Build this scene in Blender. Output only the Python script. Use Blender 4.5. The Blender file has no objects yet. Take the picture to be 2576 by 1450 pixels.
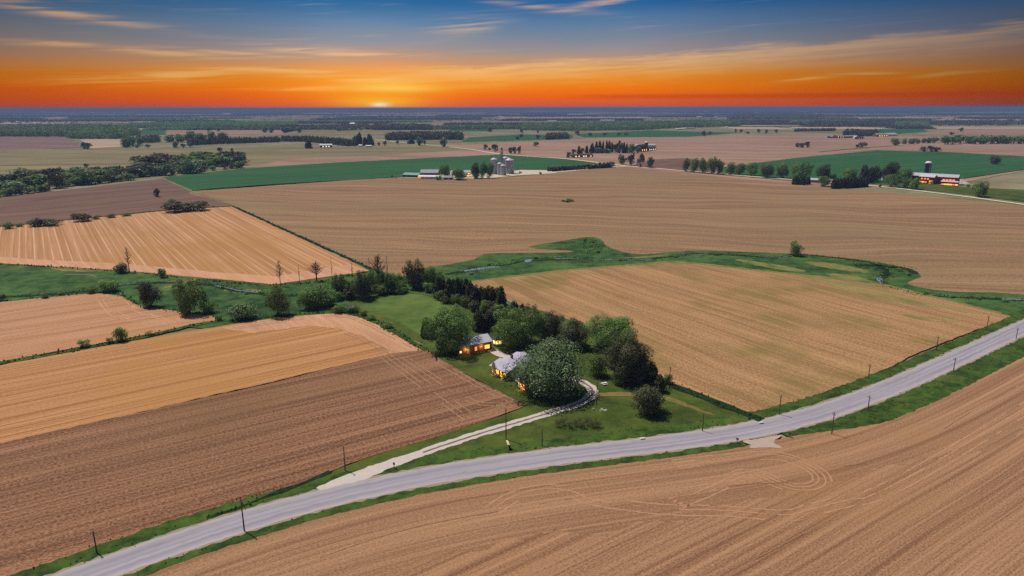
import bpy, bmesh, math, random
import numpy as np
from mathutils import Vector, Matrix
R = math.radians
rng = random.Random(7)
S = bpy.context.scene
COL = S.collection

# ------------------------------------------------------------------ camera
H, F, CX, CY = 90.0, 1718.0, 1288.0, 725.0          # camera height, focal length (units of a 2576 px wide view)
PITCH, ROLL = R(14.77), R(0.10)
sp, cp = math.sin(PITCH), math.cos(PITCH)
cam_d = bpy.data.cameras.new('camera'); cam = bpy.data.objects.new('camera', cam_d); COL.objects.link(cam)
cam_d.sensor_width = 36; cam_d.lens = F / 2576 * 36; cam_d.clip_start = 1; cam_d.clip_end = 200000
cam.matrix_world = Matrix.Translation((0, 0, H)) @ Matrix.Rotation(R(90) - PITCH, 4, 'X') @ Matrix.Rotation(-ROLL, 4, 'Z')
S.camera = cam

def ab(x, y):
    u, v = (x - CX) / F, -(y - CY) / F
    c, s = math.cos(-ROLL), math.sin(-ROLL)
    return u * c - v * s, u * s + v * c
def G(x, y):
    a, b = ab(x, y)
    rz = -sp + b * cp
    t = H / max(-rz, 1e-4)
    return (a * t, (cp + b * sp) * t)
def depth(x, y):
    a, b = ab(x, y); return H / max(sp - b * cp, 1e-4)
def height(x, yb, yt):
    X, Y = G(x, yb); a, k = ab(x, yt)
    return H + Y * (k * cp - sp) / (cp + k * sp)
def lin(r, g, b):
    f = lambda c: ((c / 255 + .055) / 1.055) ** 2.4 if c > 10 else c / 255 / 12.92
    return (f(r), f(g), f(b))

# ------------------------------------------------------------------ node helpers
class NT:
    def __init__(s, tree): s.t = tree; s.t.nodes.clear()
    def n(s, typ, **kw):
        nd = s.t.nodes.new(typ)
        for k, v in kw.items(): setattr(nd, k, v)
        return nd
    def put(s, sock, v):
        if isinstance(v, bpy.types.NodeSocket): s.t.links.new(v, sock)
        elif v is not None:
            if isinstance(v, tuple) and len(v) == 3 and sock.type == 'RGBA': v = (*v, 1)
            sock.default_value = v
    def m(s, op, a, b=None, c=None, clamp=False):
        nd = s.n('ShaderNodeMath', operation=op, use_clamp=clamp)
        s.put(nd.inputs[0], a)
        if b is not None: s.put(nd.inputs[1], b)
        if c is not None: s.put(nd.inputs[2], c)
        return nd.outputs[0]
    def mix(s, f, a, b, blend='MIX'):
        nd = s.n('ShaderNodeMix', data_type='RGBA', blend_type=blend)
        s.put(nd.inputs[0], f); s.put(nd.inputs[6], a); s.put(nd.inputs[7], b)
        return nd.outputs[2]
    def ss(s, v, lo, hi):
        nd = s.n('ShaderNodeMapRange', interpolation_type='SMOOTHSTEP')
        s.put(nd.inputs[0], v); s.put(nd.inputs[1], lo); s.put(nd.inputs[2], hi); return nd.outputs[0]
    def vec(s, x, y, z=0.0):
        nd = s.n('ShaderNodeCombineXYZ')
        s.put(nd.inputs[0], x); s.put(nd.inputs[1], y); s.put(nd.inputs[2], z); return nd.outputs[0]
    def noise(s, v, scale, detail=2.0, rough=.5, dist=0.0):
        nd = s.n('ShaderNodeTexNoise')
        if v is not None: s.put(nd.inputs['Vector'], v)
        s.put(nd.inputs['Scale'], scale); s.put(nd.inputs['Detail'], detail); s.put(nd.inputs['Roughness'], rough); s.put(nd.inputs['Distortion'], dist)
        return nd.outputs[0]
    def ramp(s, f, stops, interp='LINEAR'):
        nd = s.n('ShaderNodeValToRGB'); e = nd.color_ramp.elements; nd.color_ramp.interpolation = interp
        while len(e) < len(stops): e.new(.5)
        for i, (p, c) in enumerate(stops):
            e[i].position = p; e[i].color = (*c, 1)
        s.put(nd.inputs[0], f); return nd.outputs[0]
    def xyz(s, v):
        nd = s.n('ShaderNodeSeparateXYZ'); s.put(nd.inputs[0], v); return nd.outputs
def mat(name):
    m = bpy.data.materials.new(name); m.use_nodes = True; return m, NT(m.node_tree)
def bsdf(t, col, rough=.9, spec=.2, metal=0.0, **kw):
    p = t.n('ShaderNodeBsdfPrincipled'); t.put(p.inputs['Base Color'], col); t.put(p.inputs['Roughness'], rough)
    t.put(p.inputs['Specular IOR Level'], spec); t.put(p.inputs['Metallic'], metal)
    for k, v in kw.items(): t.put(p.inputs[k.replace('_', ' ')], v)
    o = t.n('ShaderNodeOutputMaterial'); t.t.links.new(p.outputs[0], o.inputs[0]); return p
def simple(name, col, rough=.8, spec=.3, metal=0.0, var=.15, scale=1.5):
    m, t = mat(name); tc = t.n('ShaderNodeTexCoord').outputs['Object']
    f = t.noise(tc, scale, 4.0)
    c = t.mix(f, tuple(x * (1 - var) for x in col), tuple(min(1, x * (1 + var)) for x in col))
    bsdf(t, c, rough, spec, metal); return m
def glow(name, col, s):
    m, t = mat(name); tc = t.n('ShaderNodeTexCoord').outputs['Object']
    f = t.noise(tc, 1.3, 2.0)
    c = t.mix(f, tuple(x * .45 for x in col), col)
    bsdf(t, (.02, .02, .02), .3, .3, Emission_Color=c, Emission_Strength=s); return m

def dir_of(p, q):
    a, b = G(*p), G(*q); return math.atan2(b[1] - a[1], b[0] - a[0])
def field_mat(name, dark, light, ang, across=.5, along=.03, wave=0.0, patch=.012, patch_col=None, patch_amt=.5, stripe=None, speck=.35, uv=False, contrast=1.0, lo=.37, hi=.63, grain=1.0):
    """tilled / stubble ground: rows run along angle ang, broken up by patches and speckle"""
    m, t = mat(name)
    if uv:
        p = t.n('ShaderNodeUVMap', uv_map='rows').outputs[0]; pos = t.n('ShaderNodeTexCoord').outputs['Object']
    else:
        pos = t.n('ShaderNodeTexCoord').outputs['Object']
        mp = t.n('ShaderNodeMapping', vector_type='POINT'); t.put(mp.inputs[0], pos); mp.inputs['Rotation'].default_value = (0, 0, -ang); p = mp.outputs[0]
    if wave:
        nz = t.n('ShaderNodeTexNoise'); t.put(nz.inputs['Vector'], pos); nz.inputs['Scale'].default_value = .007; nz.inputs['Detail'].default_value = 1
        v1 = t.n('ShaderNodeVectorMath', operation='SUBTRACT'); t.put(v1.inputs[0], nz.outputs[1]); v1.inputs[1].default_value = (.5, .5, .5)
        v2 = t.n('ShaderNodeVectorMath', operation='MULTIPLY_ADD'); t.put(v2.inputs[0], v1.outputs[0]); v2.inputs[1].default_value = (wave, wave, 0); t.put(v2.inputs[2], p)
        p = v2.outputs[0]
    x, y, z = t.xyz(p)
    rows = t.noise(t.vec(t.m('MULTIPLY', x, along), t.m('MULTIPLY', y, across)), 1.0, 4.0, .7)
    rows2 = t.noise(t.vec(t.m('MULTIPLY', x, along * .3), t.m('MULTIPLY', y, across * .2)), 1.0, 4.0, .65)
    fine = t.ss(t.noise(t.vec(t.m('MULTIPLY', x, 1.0), t.m('MULTIPLY', y, 1.9)), grain, 4.0, .8), .22, .78)
    v = t.m('ADD', t.m('MULTIPLY', rows, .55), t.m('MULTIPLY', rows2, .45))
    v = t.m('ADD', t.m('MULTIPLY', v, 1 - speck), t.m('MULTIPLY', fine, speck))
    f = t.ss(v, lo, hi)
    f = t.m('ADD', t.m('MULTIPLY', t.m('SUBTRACT', f, .5), contrast), .5, clamp=True)
    c = t.mix(f, dark, light)
    if stripe:
        sc, sw, scol, amt = stripe           # broad swathes: spacing, share, colour, amount
        ph = t.m('ADD', t.m('MULTIPLY', y, 1.0 / sc), t.m('MULTIPLY', t.noise(t.vec(t.m('MULTIPLY', x, .0006), t.m('MULTIPLY', y, .045)), 1.0, 2.0), 2.2))
        fr = t.m('FRACT', ph)
        st = t.m('MULTIPLY', t.ss(t.m('ABSOLUTE', t.m('SUBTRACT', fr, .5)), sw, sw * .45), t.ss(t.noise(t.vec(t.m('MULTIPLY', x, .006), t.m('MULTIPLY', y, .16)), 1.0, 3.0), .34, .58))
        c = t.mix(t.m('MULTIPLY', st, amt), c, scol)
    if patch_col:
        pf = t.ss(t.noise(pos, patch, 4.0, .55), .45, .66)
        pf = t.m('MULTIPLY', pf, t.m('MULTIPLY', t.ss(t.noise(t.vec(t.m('MULTIPLY', x, along), t.m('MULTIPLY', y, across * .4)), 1.0, 4.0, .6), .3, .62), patch_amt))
        c = t.mix(pf, c, patch_col)
    bsdf(t, c, .95, .08); return m
def grass_mat(name, dark, light, scale=.05, dry=None, dry_amt=.4, fine=.8):
    m, t = mat(name); pos = t.n('ShaderNodeTexCoord').outputs['Object']
    a = t.noise(pos, scale, 6.0, .68, .6); b = t.noise(pos, fine * .3, 5.0, .9); cl = t.noise(pos, scale * 4.5, 3.0, .6)
    f = t.ss(t.m('ADD', t.m('ADD', t.m('MULTIPLY', a, .4), t.m('MULTIPLY', b, .35)), t.m('MULTIPLY', cl, .25)), .39, .61)
    c = t.mix(f, dark, light)
    if dry: c = t.mix(t.m('MULTIPLY', t.ss(t.noise(pos, scale * .55, 5.0, .62, .8), .54, .7), dry_amt), c, dry)
    bsdf(t, c, .9, .1); return m

# ------------------------------------------------------------------ object helpers
def tag(o, label=None, cat=None, group=None, kind=None):
    if label: o['label'] = label
    if cat: o['category'] = cat
    if group: o['group'] = group
    if kind: o['kind'] = kind
    return o
def thing(name, label, cat, loc, rz=0.0, group=None):
    o = bpy.data.objects.new(name, None); COL.objects.link(o); o.empty_display_size = .5
    o.location = loc; o.rotation_euler = (0, 0, rz); return tag(o, label, cat, group)
def link(name, me, m, parent=None):
    o = bpy.data.objects.new(name, me); COL.objects.link(o)
    if m:
        for q in (m if isinstance(m, (list, tuple)) else [m]): me.materials.append(q)
    o.parent = parent; return o
def mesh_np(name, V, Fq, mi=None, smooth=False):
    V = np.asarray(V, dtype=np.float32); Fq = np.asarray(Fq, dtype=np.int32); k = Fq.shape[1]
    me = bpy.data.meshes.new(name)
    me.vertices.add(len(V)); me.vertices.foreach_set('co', V.ravel())
    me.loops.add(Fq.size); me.loops.foreach_set('vertex_index', Fq.ravel())
    me.polygons.add(len(Fq)); me.polygons.foreach_set('loop_start', np.arange(0, Fq.size, k, dtype=np.int32))
    if mi is not None: me.polygons.foreach_set('material_index', np.asarray(mi, dtype=np.int32))
    me.update(calc_edges=True)
    if smooth: me.polygons.foreach_set('use_smooth', np.ones(len(Fq), dtype=bool))
    return me
class MB:
    """collects boxes, prisms, tubes and lathes, linked as ONE mesh object"""
    def __init__(s): s.v = []; s.f = []
    def add(s, vs, fs):
        o = len(s.v); s.v += [tuple(v) for v in vs]; s.f += [tuple(i + o for i in f) for f in fs]; return s
    def box(s, x0, x1, y0, y1, z0, z1):
        return s.add([(x0, y0, z0), (x1, y0, z0), (x1, y1, z0), (x0, y1, z0), (x0, y0, z1), (x1, y0, z1), (x1, y1, z1), (x0, y1, z1)],
                     [(0, 3, 2, 1), (4, 5, 6, 7), (0, 1, 5, 4), (1, 2, 6, 5), (2, 3, 7, 6), (3, 0, 4, 7)])
    def tube(s, pts, rad, n=6):
        pts = [Vector(p) for p in pts]; vs = []; fs = []
        for i, p in enumerate(pts):
            d = (pts[min(i + 1, len(pts) - 1)] - pts[max(i - 1, 0)]).normalized()
            a = d.orthogonal().normalized(); b = d.cross(a); r = rad[i] if isinstance(rad, (list, tuple)) else rad
            for k in range(n):
                t = 2 * math.pi * k / n; vs.append(p + (a * math.cos(t) + b * math.sin(t)) * r)
        for i in range(len(pts) - 1):
            for k in range(n):
                fs.append((i * n + k, i * n + (k + 1) % n, (i + 1) * n + (k + 1) % n, (i + 1) * n + k))
        fs += [tuple(range(n - 1, -1, -1)), tuple(range((len(pts) - 1) * n, len(pts) * n))]
        return s.add(vs, fs)
    def lathe(s, prof, n=24, c=(0, 0)):
        vs = []; fs = []
        for r, z in prof:
            for k in range(n):
                t = 2 * math.pi * k / n; vs.append((c[0] + r * math.cos(t), c[1] + r * math.sin(t), z))
        for i in range(len(prof) - 1):
            for k in range(n): fs.append((i * n + k, i * n + (k + 1) % n, (i + 1) * n + (k + 1) % n, (i + 1) * n + k))
        fs += [tuple(range((len(prof) - 1) * n, len(prof) * n)), tuple(range(n - 1, -1, -1))]
        return s.add(vs, fs)
    def mesh(s, name):
        me = bpy.data.meshes.new(name); me.from_pydata(s.v, [], s.f); me.update(); return me
    def build(s, name, m, parent=None): return link(name, s.mesh(name), m, parent)

# ------------------------------------------------------------------ ground sheets
def catmull(P, step, closed=False):
    P = [Vector((*p, 0)) for p in P]; out = []; n = len(P)
    for i in range(n if closed else n - 1):
        if closed: p0, p1, p2, p3 = P[i - 1], P[i], P[(i + 1) % n], P[(i + 2) % n]
        else: p0, p1, p2, p3 = P[max(i - 1, 0)], P[i], P[i + 1], P[min(i + 2, n - 1)]
        k = max(1, min(60, int((p2 - p1).length / step)))
        for j in range(k):
            t = j / k
            out.append(.5 * ((2 * p1) + (p2 - p0) * t + (2 * p0 - 5 * p1 + 4 * p2 - p3) * t * t + (3 * p1 - p0 - 3 * p2 + p3) * t ** 3))
    if not closed: out.append(P[-1])
    return [(p.x, p.y) for p in out]
def jitter(poly, step, amp, smooth=False):
    """walk the outline in short steps and make its edge uneven"""
    if smooth: poly = catmull(poly, step, True)
    out = []; n = len(poly); ph = [rng.uniform(0, 6.28) for _ in range(4)]; L = 0
    for i in range(n):
        a, b = Vector(poly[i]), Vector(poly[(i + 1) % n]); l = (b - a).length
        if l < 1e-6: continue
        nx = Vector((-(b - a).y, (b - a).x)) / l
        k = max(1, min(140, int(l / step)))
        for j in range(k):
            s_ = L + l * j / k
            w = .5 * math.sin(s_ / 17 + ph[0]) + .3 * math.sin(s_ / 7.3 + ph[1]) + rng.uniform(-.55, .55)
            p = a.lerp(b, j / k) + nx * (w * amp); out.append((p.x, p.y))
        L += l
    return out
def sheet(name, pts, z, m, amp=.5, step=3.0, smooth=False, raw=False, kind='structure'):
    P = pts if raw else [G(*p) for p in pts]
    P = jitter(P, step, amp, smooth) if amp or smooth else P
    bm = bmesh.new(); f = bm.faces.new([bm.verts.new((x, y, z)) for x, y in P])
    bm.normal_update()
    if f.normal.z < 0: f.normal_flip()
    bmesh.ops.triangulate(bm, faces=bm.faces[:])
    me = bpy.data.meshes.new(name); bm.to_mesh(me); bm.free()
    return tag(link(name, me, m), kind=kind)
def ribbon(name, C, width, z, m, edge=0.0, parent=None, kind='structure', build=True):
    """a strip of ground along the world polyline C"""
    V = []; Fc = []
    for i, p in enumerate(C):
        a, b = Vector(C[max(i - 1, 0)]), Vector(C[min(i + 1, len(C) - 1)]); d = (b - a).normalized(); nx = Vector((-d.y, d.x))
        w = width(i / (len(C) - 1)) if callable(width) else width
        for s_ in (1, -1):
            q = Vector(p) + nx * s_ * (w / 2 + rng.uniform(-edge, edge)); V.append((q.x, q.y, z))
    for i in range(len(C) - 1): Fc.append((2 * i + 1, 2 * i + 3, 2 * i + 2, 2 * i))
    if not build: return V, Fc
    me = bpy.data.meshes.new(name); me.from_pydata(V, [], Fc); me.update()
    return tag(link(name, me, m), kind=kind)
def line(pts, step=3.0): return catmull([G(*p) for p in pts], step)
def offset(C, d):
    out = []
    for i, p in enumerate(C):
        a, b = Vector(C[max(i - 1, 0)]), Vector(C[min(i + 1, len(C) - 1)]); t = (b - a).normalized()
        out.append((p[0] - t.y * d, p[1] + t.x * d))
    return out

# ---- ground base
RAD = [0, 60, 200, 500, 1000, 2000, 4000, 8000, 16000, 30000, 58000]
V = []; Fc = []
for r in RAD[1:]:
    for k in range(64): V.append((r * math.sin(k * math.pi / 32), r * math.cos(k * math.pi / 32), -.35))
V.append((0, 0, -.35))
for i in range(len(RAD) - 2):
    for k in range(64): Fc.append((i * 64 + k, (i + 1) * 64 + k, (i + 1) * 64 + (k + 1) % 64, i * 64 + (k + 1) % 64)[::-1])
for k in range(64): Fc.append((len(V) - 1, (k + 1) % 64, k))
m_ground = grass_mat('rough_pasture', lin(104, 102, 74), lin(146, 134, 104), .006, lin(88, 100, 66), .6, .02)
me = bpy.data.meshes.new('ground'); me.from_pydata(V, [], Fc); me.update()
tag(link('ground', me, m_ground), kind='structure')

BR = 1.0
m_till = field_mat('tilled_soil', lin(108, 85, 63), lin(162, 128, 96), dir_of((1300, 560), (1900, 575)), .3, .008, wave=70, grain=.6, patch=.006, patch_col=lin(137, 119, 85), patch_amt=.6, speck=.28)
m_strip = field_mat('wheat_stubble_striped', lin(154, 109, 69), lin(190, 144, 105), dir_of((585, 519), (935, 682)), .8, .006, stripe=(4.4, .10, lin(222, 182, 153), .62), patch=.008, patch_col=lin(164, 120, 64), patch_amt=.8, speck=.2)
m_stub_c = field_mat('wheat_stubble_pale', lin(149, 106, 75), lin(194, 148, 116), dir_of((0, 880), (300, 830)), .6, .012, wave=14, patch=.01, patch_col=lin(164, 123, 72), patch_amt=.7, speck=.25)
m_stub_d = field_mat('wheat_stubble_gold', lin(144, 99, 61), lin(193, 144, 101), dir_of((0, 1100), (640, 958)), .9, .005, stripe=(4.8, .1, lin(136, 94, 52), .8), patch=.012, patch_col=lin(169, 123, 65), patch_amt=.7, speck=.22)
m_head = field_mat('wheat_stubble_headland', lin(170, 125, 95), lin(208, 161, 129), dir_of((905, 798), (1065, 880)), .3, .02, wave=15, patch=.02, patch_col=lin(190, 146, 96), patch_amt=.5, speck=.3)
m_corn = field_mat('corn_stubble', lin(85, 57, 43), lin(162, 120, 91), dir_of((0, 1210), (640, 1062)), .8, .006, patch=.012, patch_col=lin(109, 87, 57), patch_amt=.6, speck=.33, lo=.38, hi=.63, grain=1.3)
m_right = field_mat('bean_stubble', lin(124, 92, 61), lin(183, 143, 102), dir_of((1677, 811), (1851, 874)), .7, .016, wave=12, patch=.022, patch_col=lin(119, 104, 56), patch_amt=.9, speck=.36)
NEARC = (lin(112, 79, 57), lin(174, 134, 102)); KW = dict(patch=.016, patch_col=lin(156, 117, 76), patch_amt=.5, speck=.25, lo=.37, hi=.63, grain=1.5)
m_near = field_mat('bare_tilled_rows', *NEARC, dir_of((1076, 1321), (3900, 290)), 1.0, .006, wave=10, **KW)
m_nearh = field_mat('bare_tilled_headland', lin(119, 85, 62), lin(173, 134, 102), 0, .9, .007, uv=True, **KW)
m_brown = field_mat('ploughed_brown', lin(92, 68, 60), lin(126, 100, 86), dir_of((0, 540), (400, 500)), .15, .01, wave=30, patch=.006, patch_col=lin(112, 94, 70), patch_amt=.5, speck=.25)
m_pink = field_mat('fallow_pink', lin(132, 104, 88), lin(172, 138, 120), dir_of((1300, 372), (1900, 380)), .08, .004, wave=120, patch=.003, patch_col=lin(126, 110, 84), patch_amt=.6, speck=.2)
m_olive = field_mat('dry_pasture', lin(106, 98, 68), lin(144, 130, 96), dir_of((0, 400), (600, 398)), .06, .005, wave=60, patch=.004, patch_col=lin(98, 102, 62), patch_amt=.6, speck=.2)
m_plum = field_mat('fallow_plum', lin(104, 82, 78), lin(140, 112, 102), dir_of((0, 360), (160, 362)), .06, .004, speck=.25)
m_pale = field_mat('pale_stubble', lin(160, 138, 116), lin(196, 168, 142), 0.4, .04, .003, patch=.003, patch_col=lin(140, 124, 96), patch_amt=.5, speck=.2)
m_green = field_mat('green_crop', lin(36, 74, 40), lin(58, 102, 60), dir_of((872, 430), (1258, 412)), .16, .006, patch=.005, patch_col=lin(44, 84, 40), patch_amt=.7, speck=.3)
m_meadow = grass_mat('creek_meadow_grass', lin(30, 56, 25), lin(76, 106, 52), .03, lin(128, 131, 70), .5)
m_lawn = grass_mat('lawn_grass', lin(50, 64, 22), lin(84, 98, 38), .02, lin(108, 102, 50), .45)
m_verge = grass_mat('verge_grass', lin(34, 54, 20), lin(72, 96, 36), .08, lin(120, 118, 62), .35)
m_lane = simple('pale_gravel', lin(205, 190, 160), .95, .1, 0, .15, .4)
m_track = simple('pale_track_soil', lin(174, 131, 102), .95, .05, 0, .12, .5)
m_lane2 = simple('dusty_entrance', lin(172, 154, 142), .95, .1, 0, .15, .5)
m_rut = simple('dark_rut_soil', lin(112, 76, 54), .95, .05, 0, .15, .5)

Z = lambda k: .02 + .03 * k
# valley meadow first, fields above it
sheet('meadow', [(-500, 660), (0, 655), (300, 670), (690, 700), (900, 660), (1100, 655), (1225, 630), (1400, 602), (1480, 592), (1600, 620), (1740, 620), (1990, 630), (2200, 650), (2350, 680), (2576, 735), (3000, 770), (3000, 850), (2530, 830), (2200, 800), (1185, 900), (1000, 920), (545, 830), (240, 800), (0, 790), (-500, 800)], Z(0), m_meadow, 0)
# mid distance fields
sheet('field', [(-400, 392), (0, 378), (203, 372), (340, 371), (520, 376), (700, 368), (859, 370), (960, 362), (1075, 366), (1180, 376), (1262, 389), (872, 408), (616, 424), (0, 445), (-400, 460)], Z(0), m_olive, 1)
sheet('field', [(640, 419), (720, 401), (900, 393), (1100, 383), (1182, 377), (1262, 389), (872, 408)], Z(1), m_pink, 2)
sheet('field', [(-400, 349), (0, 343), (162, 344), (196, 356), (203, 371), (0, 379), (-400, 395)], Z(1), m_plum, 1)
sheet('field', [(200, 351), (305, 349), (309, 369), (230, 373)], Z(1), m_pale, 1)
sheet('field', [(-400, 560), (0, 498), (406, 450), (474, 477), (490, 481), (586, 518), (420, 531), (0, 572), (-400, 612)], Z(1), m_brown, .8)
sheet('field', [(1100, 367), (1262, 360), (1400, 353), (1560, 346), (1731, 345), (1992, 335), (2090, 338), (2350, 345), (2576, 348), (2900, 352), (2900, 410), (2576, 430), (2422, 460), (2205, 470), (1992, 470), (1731, 440), (1580, 420), (1509, 411), (1417, 400), (1265, 388), (1180, 375)], Z(0), m_pink, 2)
sheet('field', [(1590, 417), (1640, 402), (1720, 398), (1830, 412), (1815, 424), (1800, 434), (1731, 430)], Z(1), m_brown, 2)
sheet('field', [(410, 446), (616, 424), (872, 408), (1258, 390), (1366, 394), (1502, 411), (1380, 431), (1299, 431), (984, 446), (859, 455), (490, 481), (478, 478)], Z(2), m_green, .8)
sheet('field', [(1803, 434), (1819, 421), (1992, 399), (2205, 378.5), (2381, 383), (2576, 394), (2760, 401), (2700, 408), (2576, 427), (2422, 450), (2300, 470), (1992, 453)], Z(2), m_green, .8)
sheet('lawn', [(2245, 471), (2310, 459), (2428, 471), (2576, 478), (2700, 488), (2700, 526), (2576, 508), (2381, 484)], Z(3), m_lawn, .5)
for P, m in (([(1180, 346), (1305, 339), (1440, 340), (1440, 348), (1300, 354), (1160, 358)], m_green), ([(1448, 338), (1637, 328), (1731, 331), (1866, 334), (1731, 344), (1560, 346), (1468, 346)], m_green),
             ([(349, 327), (416, 327), (416, 339), (355, 339)], m_green), ([(1130, 323), (1238, 323), (1238, 331), (1130, 330)], m_green), ([(2208, 322), (2313, 321), (2334, 331), (2259, 337), (2208, 336)], m_green),
             ([(1866, 318), (2009, 317), (2020, 322), (1880, 324)], m_green), ([(1863, 304), (2056, 303.5), (2039, 316), (1866, 317)], m_pale), ([(2347, 299), (2576, 297), (2700, 298), (2700, 309), (2560, 309), (2380, 307)], m_pale),
             ([(2300, 339), (2415, 322), (2576, 322), (2700, 322), (2700, 341), (2576, 340)], m_pink), ([(423, 293.5), (575, 290.5), (579, 300.5), (460, 304)], m_pale), ([(150, 303.6), (295, 303.2), (430, 304), (430, 306), (150, 307)], m_pale),
             ([(420, 328), (690, 322), (760, 326), (700, 338), (420, 341)], m_pink), ([(700, 322), (1000, 316), (1130, 320), (1130, 331), (960, 338), (720, 340)], m_olive), ([(1163, 322), (1163, 314), (1240, 312), (1300, 316), (1300, 322)], m_pink),
             ([(1880, 325), (2100, 318), (2205, 322), (2205, 334), (2000, 333)], m_olive), ([(1060, 352), (1180, 346), (1160, 358), (1070, 362), (990, 358)], m_olive)):
    sheet('field', P, Z(1), m, 4, 14)
# near fields
sheet('field', [(586, 519), (482, 482), (700, 464), (1000, 448), (1290, 446), (1400, 428), (1560, 420), (1700, 434), (1990, 463), (2300, 491), (2576, 518), (2950, 560), (2950, 790), (2576, 742), (2400, 734), (2290, 716), (2312, 690), (2200, 659), (1990, 639), (1740, 632), (1610, 640), (1530, 622), (1505, 600), (1480, 597), (1430, 604), (1330, 622), (1440, 632), (1400, 637), (1235, 638), (1180, 656), (1060, 676), (935, 674)], Z(2), m_till, 1.0, 3.0, True)
sheet('field', [(-450, 605), (0, 570), (420, 529), (583, 520.5), (930, 682), (690, 716), (300, 681), (0, 663), (-450, 655)], Z(3), m_strip, .5)
sheet('field', [(-450, 800), (0, 761), (240, 738), (305, 745), (340, 766), (385, 776), (538, 797), (545, 808), (330, 850), (0, 911), (-450, 985)], Z(3), m_stub_c, .6)
sheet('field', [(-500, 1010), (0, 920), (330, 858), (640, 808), (780, 792), (850, 788), (905, 797), (960, 820), (1070, 881), (985, 890), (640, 972), (0, 1117), (-500, 1228)], Z(3), m_stub_d, .6)
sheet('field', [(560, 826), (640, 809), (780, 793), (850, 789), (905, 798), (960, 821), (1068, 880), (985, 889), (955, 872), (905, 846), (850, 828), (780, 820), (640, 838)], Z(4), m_head, .9)
sheet('field', [(-450, 645), (0, 648), (300, 664), (690, 697), (880, 665), (929, 682), (690, 715.5), (300, 680), (0, 662.5), (-450, 654)], Z(4), m_head, .9)
sheet('field', [(-500, 1229), (0, 1118), (640, 973), (985, 891), (1070, 882), (1120, 912), (1312, 1015), (1316, 1024), (1250, 1050), (1000, 1128), (880, 1168), (800, 1200), (590, 1281), (380, 1345), (240, 1390), (80, 1452), (-160, 1560), (-700, 1560)], Z(3), m_corn, .5)
sheet('field', [(1185, 709), (1400, 683), (1670, 660), (1750, 663), (1900, 681), (2200, 713), (2518, 790), (2530, 801), (2400, 852), (2150, 962), (1965, 1046), (1920, 1056), (1860, 1036), (1700, 972), (1640, 932), (1600, 890), (1480, 822), (1290, 762), (1185, 718)], Z(3), m_right, .6, 3.0, True)
m_dryg = grass_mat('dry_margin_grass', lin(98, 102, 50), lin(134, 126, 74), .1, lin(64, 92, 42), .8)
sheet('field_margin', [(1185, 707), (1400, 681), (1670, 658), (1750, 661), (1900, 678.5), (2200, 709), (2519, 787), (2518, 791), (2200, 714), (1900, 682), (1750, 665), (1670, 662), (1400, 684), (1186, 711)], Z(4), m_dryg, .5)
sheet('lawn', [(870, 760), (940, 744), (1010, 733), (1100, 745), (1200, 775), (1330, 775), (1490, 828), (1600, 895), (1640, 935), (1695, 972), (1860, 1038), (1915, 1060), (1905, 1072), (1700, 1103), (1480, 1119), (1310, 1138), (1150, 1165), (990, 1190), (920, 1199), (800, 1230), (610, 1292), (380, 1362), (250, 1400), (110, 1455), (60, 1460), (240, 1391), (380, 1346), (590, 1282), (800, 1201), (880, 1169), (1000, 1129), (1250, 1051), (1316, 1026), (1312, 1017), (1120, 914), (1068, 884), (960, 824), (905, 800)], Z(2), m_lawn, .4)
m_dark_lawn = grass_mat('mown_lawn_dark', lin(40, 68, 26), lin(62, 92, 36), .03, lin(112, 108, 52), .3)
# ------------------------------------------------------------------ road
UP = [(-60, 1520), (112, 1450), (239, 1400), (478, 1314), (617, 1272), (805, 1216), (991, 1187), (1144, 1164), (1313, 1138), (1482, 1119), (1677, 1103), (1824, 1087), (1923, 1067), (2043, 1031), (2182, 980), (2302, 930), (2433, 872), (2576, 808), (2800, 712), (3000, 632)]
LO = [(60, 1540), (263, 1450), (478, 1372), (621, 1326), (805, 1273), (995, 1226), (1211, 1188), (1313, 1172), (1482, 1153), (1677, 1137), (1883, 1120), (1983, 1104), (2102, 1063), (2222, 1007), (2361, 946), (2501, 877), (2576, 841), (2800, 737), (3000, 650)]
cu, cl = line(UP, 2.5), line(LO, 2.5)
def resample(C, n):
    P = np.array(C); d = np.r_[0, np.cumsum(np.hypot(*np.diff(P, axis=0).T))]; q = np.linspace(0, d[-1], n)
    return np.c_[np.interp(q, d, P[:, 0]), np.interp(q, d, P[:, 1])]
NR = 400
ru, rl = resample(cu, NR), resample(cl, NR)
mid = (ru + rl) / 2
for _ in range(700): mid[1:-1] = (mid[:-2] + mid[1:-1] * 2 + mid[2:]) / 4
mid = [tuple(p) for p in mid]
ROADW = 8.6
m_road, t = mat('worn_tar_and_chip_road')
uvn = t.n('ShaderNodeUVMap', uv_map='road').outputs[0]; x, y, z = t.xyz(uvn); pos = t.n('ShaderNodeTexCoord').outputs['Object']
lanes = t.ramp(y, [(0, lin(167, 157, 153)), (.1, lin(155, 148, 155)), (.3, lin(134, 129, 141)), (.42, lin(153, 147, 157)), (.5, lin(139, 133, 145)), (.6, lin(157, 150, 159)), (.72, lin(134, 129, 141)), (.9, lin(159, 151, 157)), (1, lin(171, 159, 155))])
st = t.noise(t.vec(t.m('MULTIPLY', x, .03), t.m('MULTIPLY', y, 9.0)), 1.0, 4.0, .6)
c = t.mix(t.m('MULTIPLY', t.ss(st, .42, .7), .45), lanes, lin(175, 171, 175))
c = t.mix(t.m('MULTIPLY', t.ss(t.noise(pos, .35, 6.0, .7), .5, .75), .35), c, lin(119, 112, 119))
bsdf(t, c, .85, .25)
V, Fc = ribbon('road', mid, ROADW, Z(5), None, .22, build=False)
me = bpy.data.meshes.new('road'); me.from_pydata(V, [], Fc); me.update()
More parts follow.
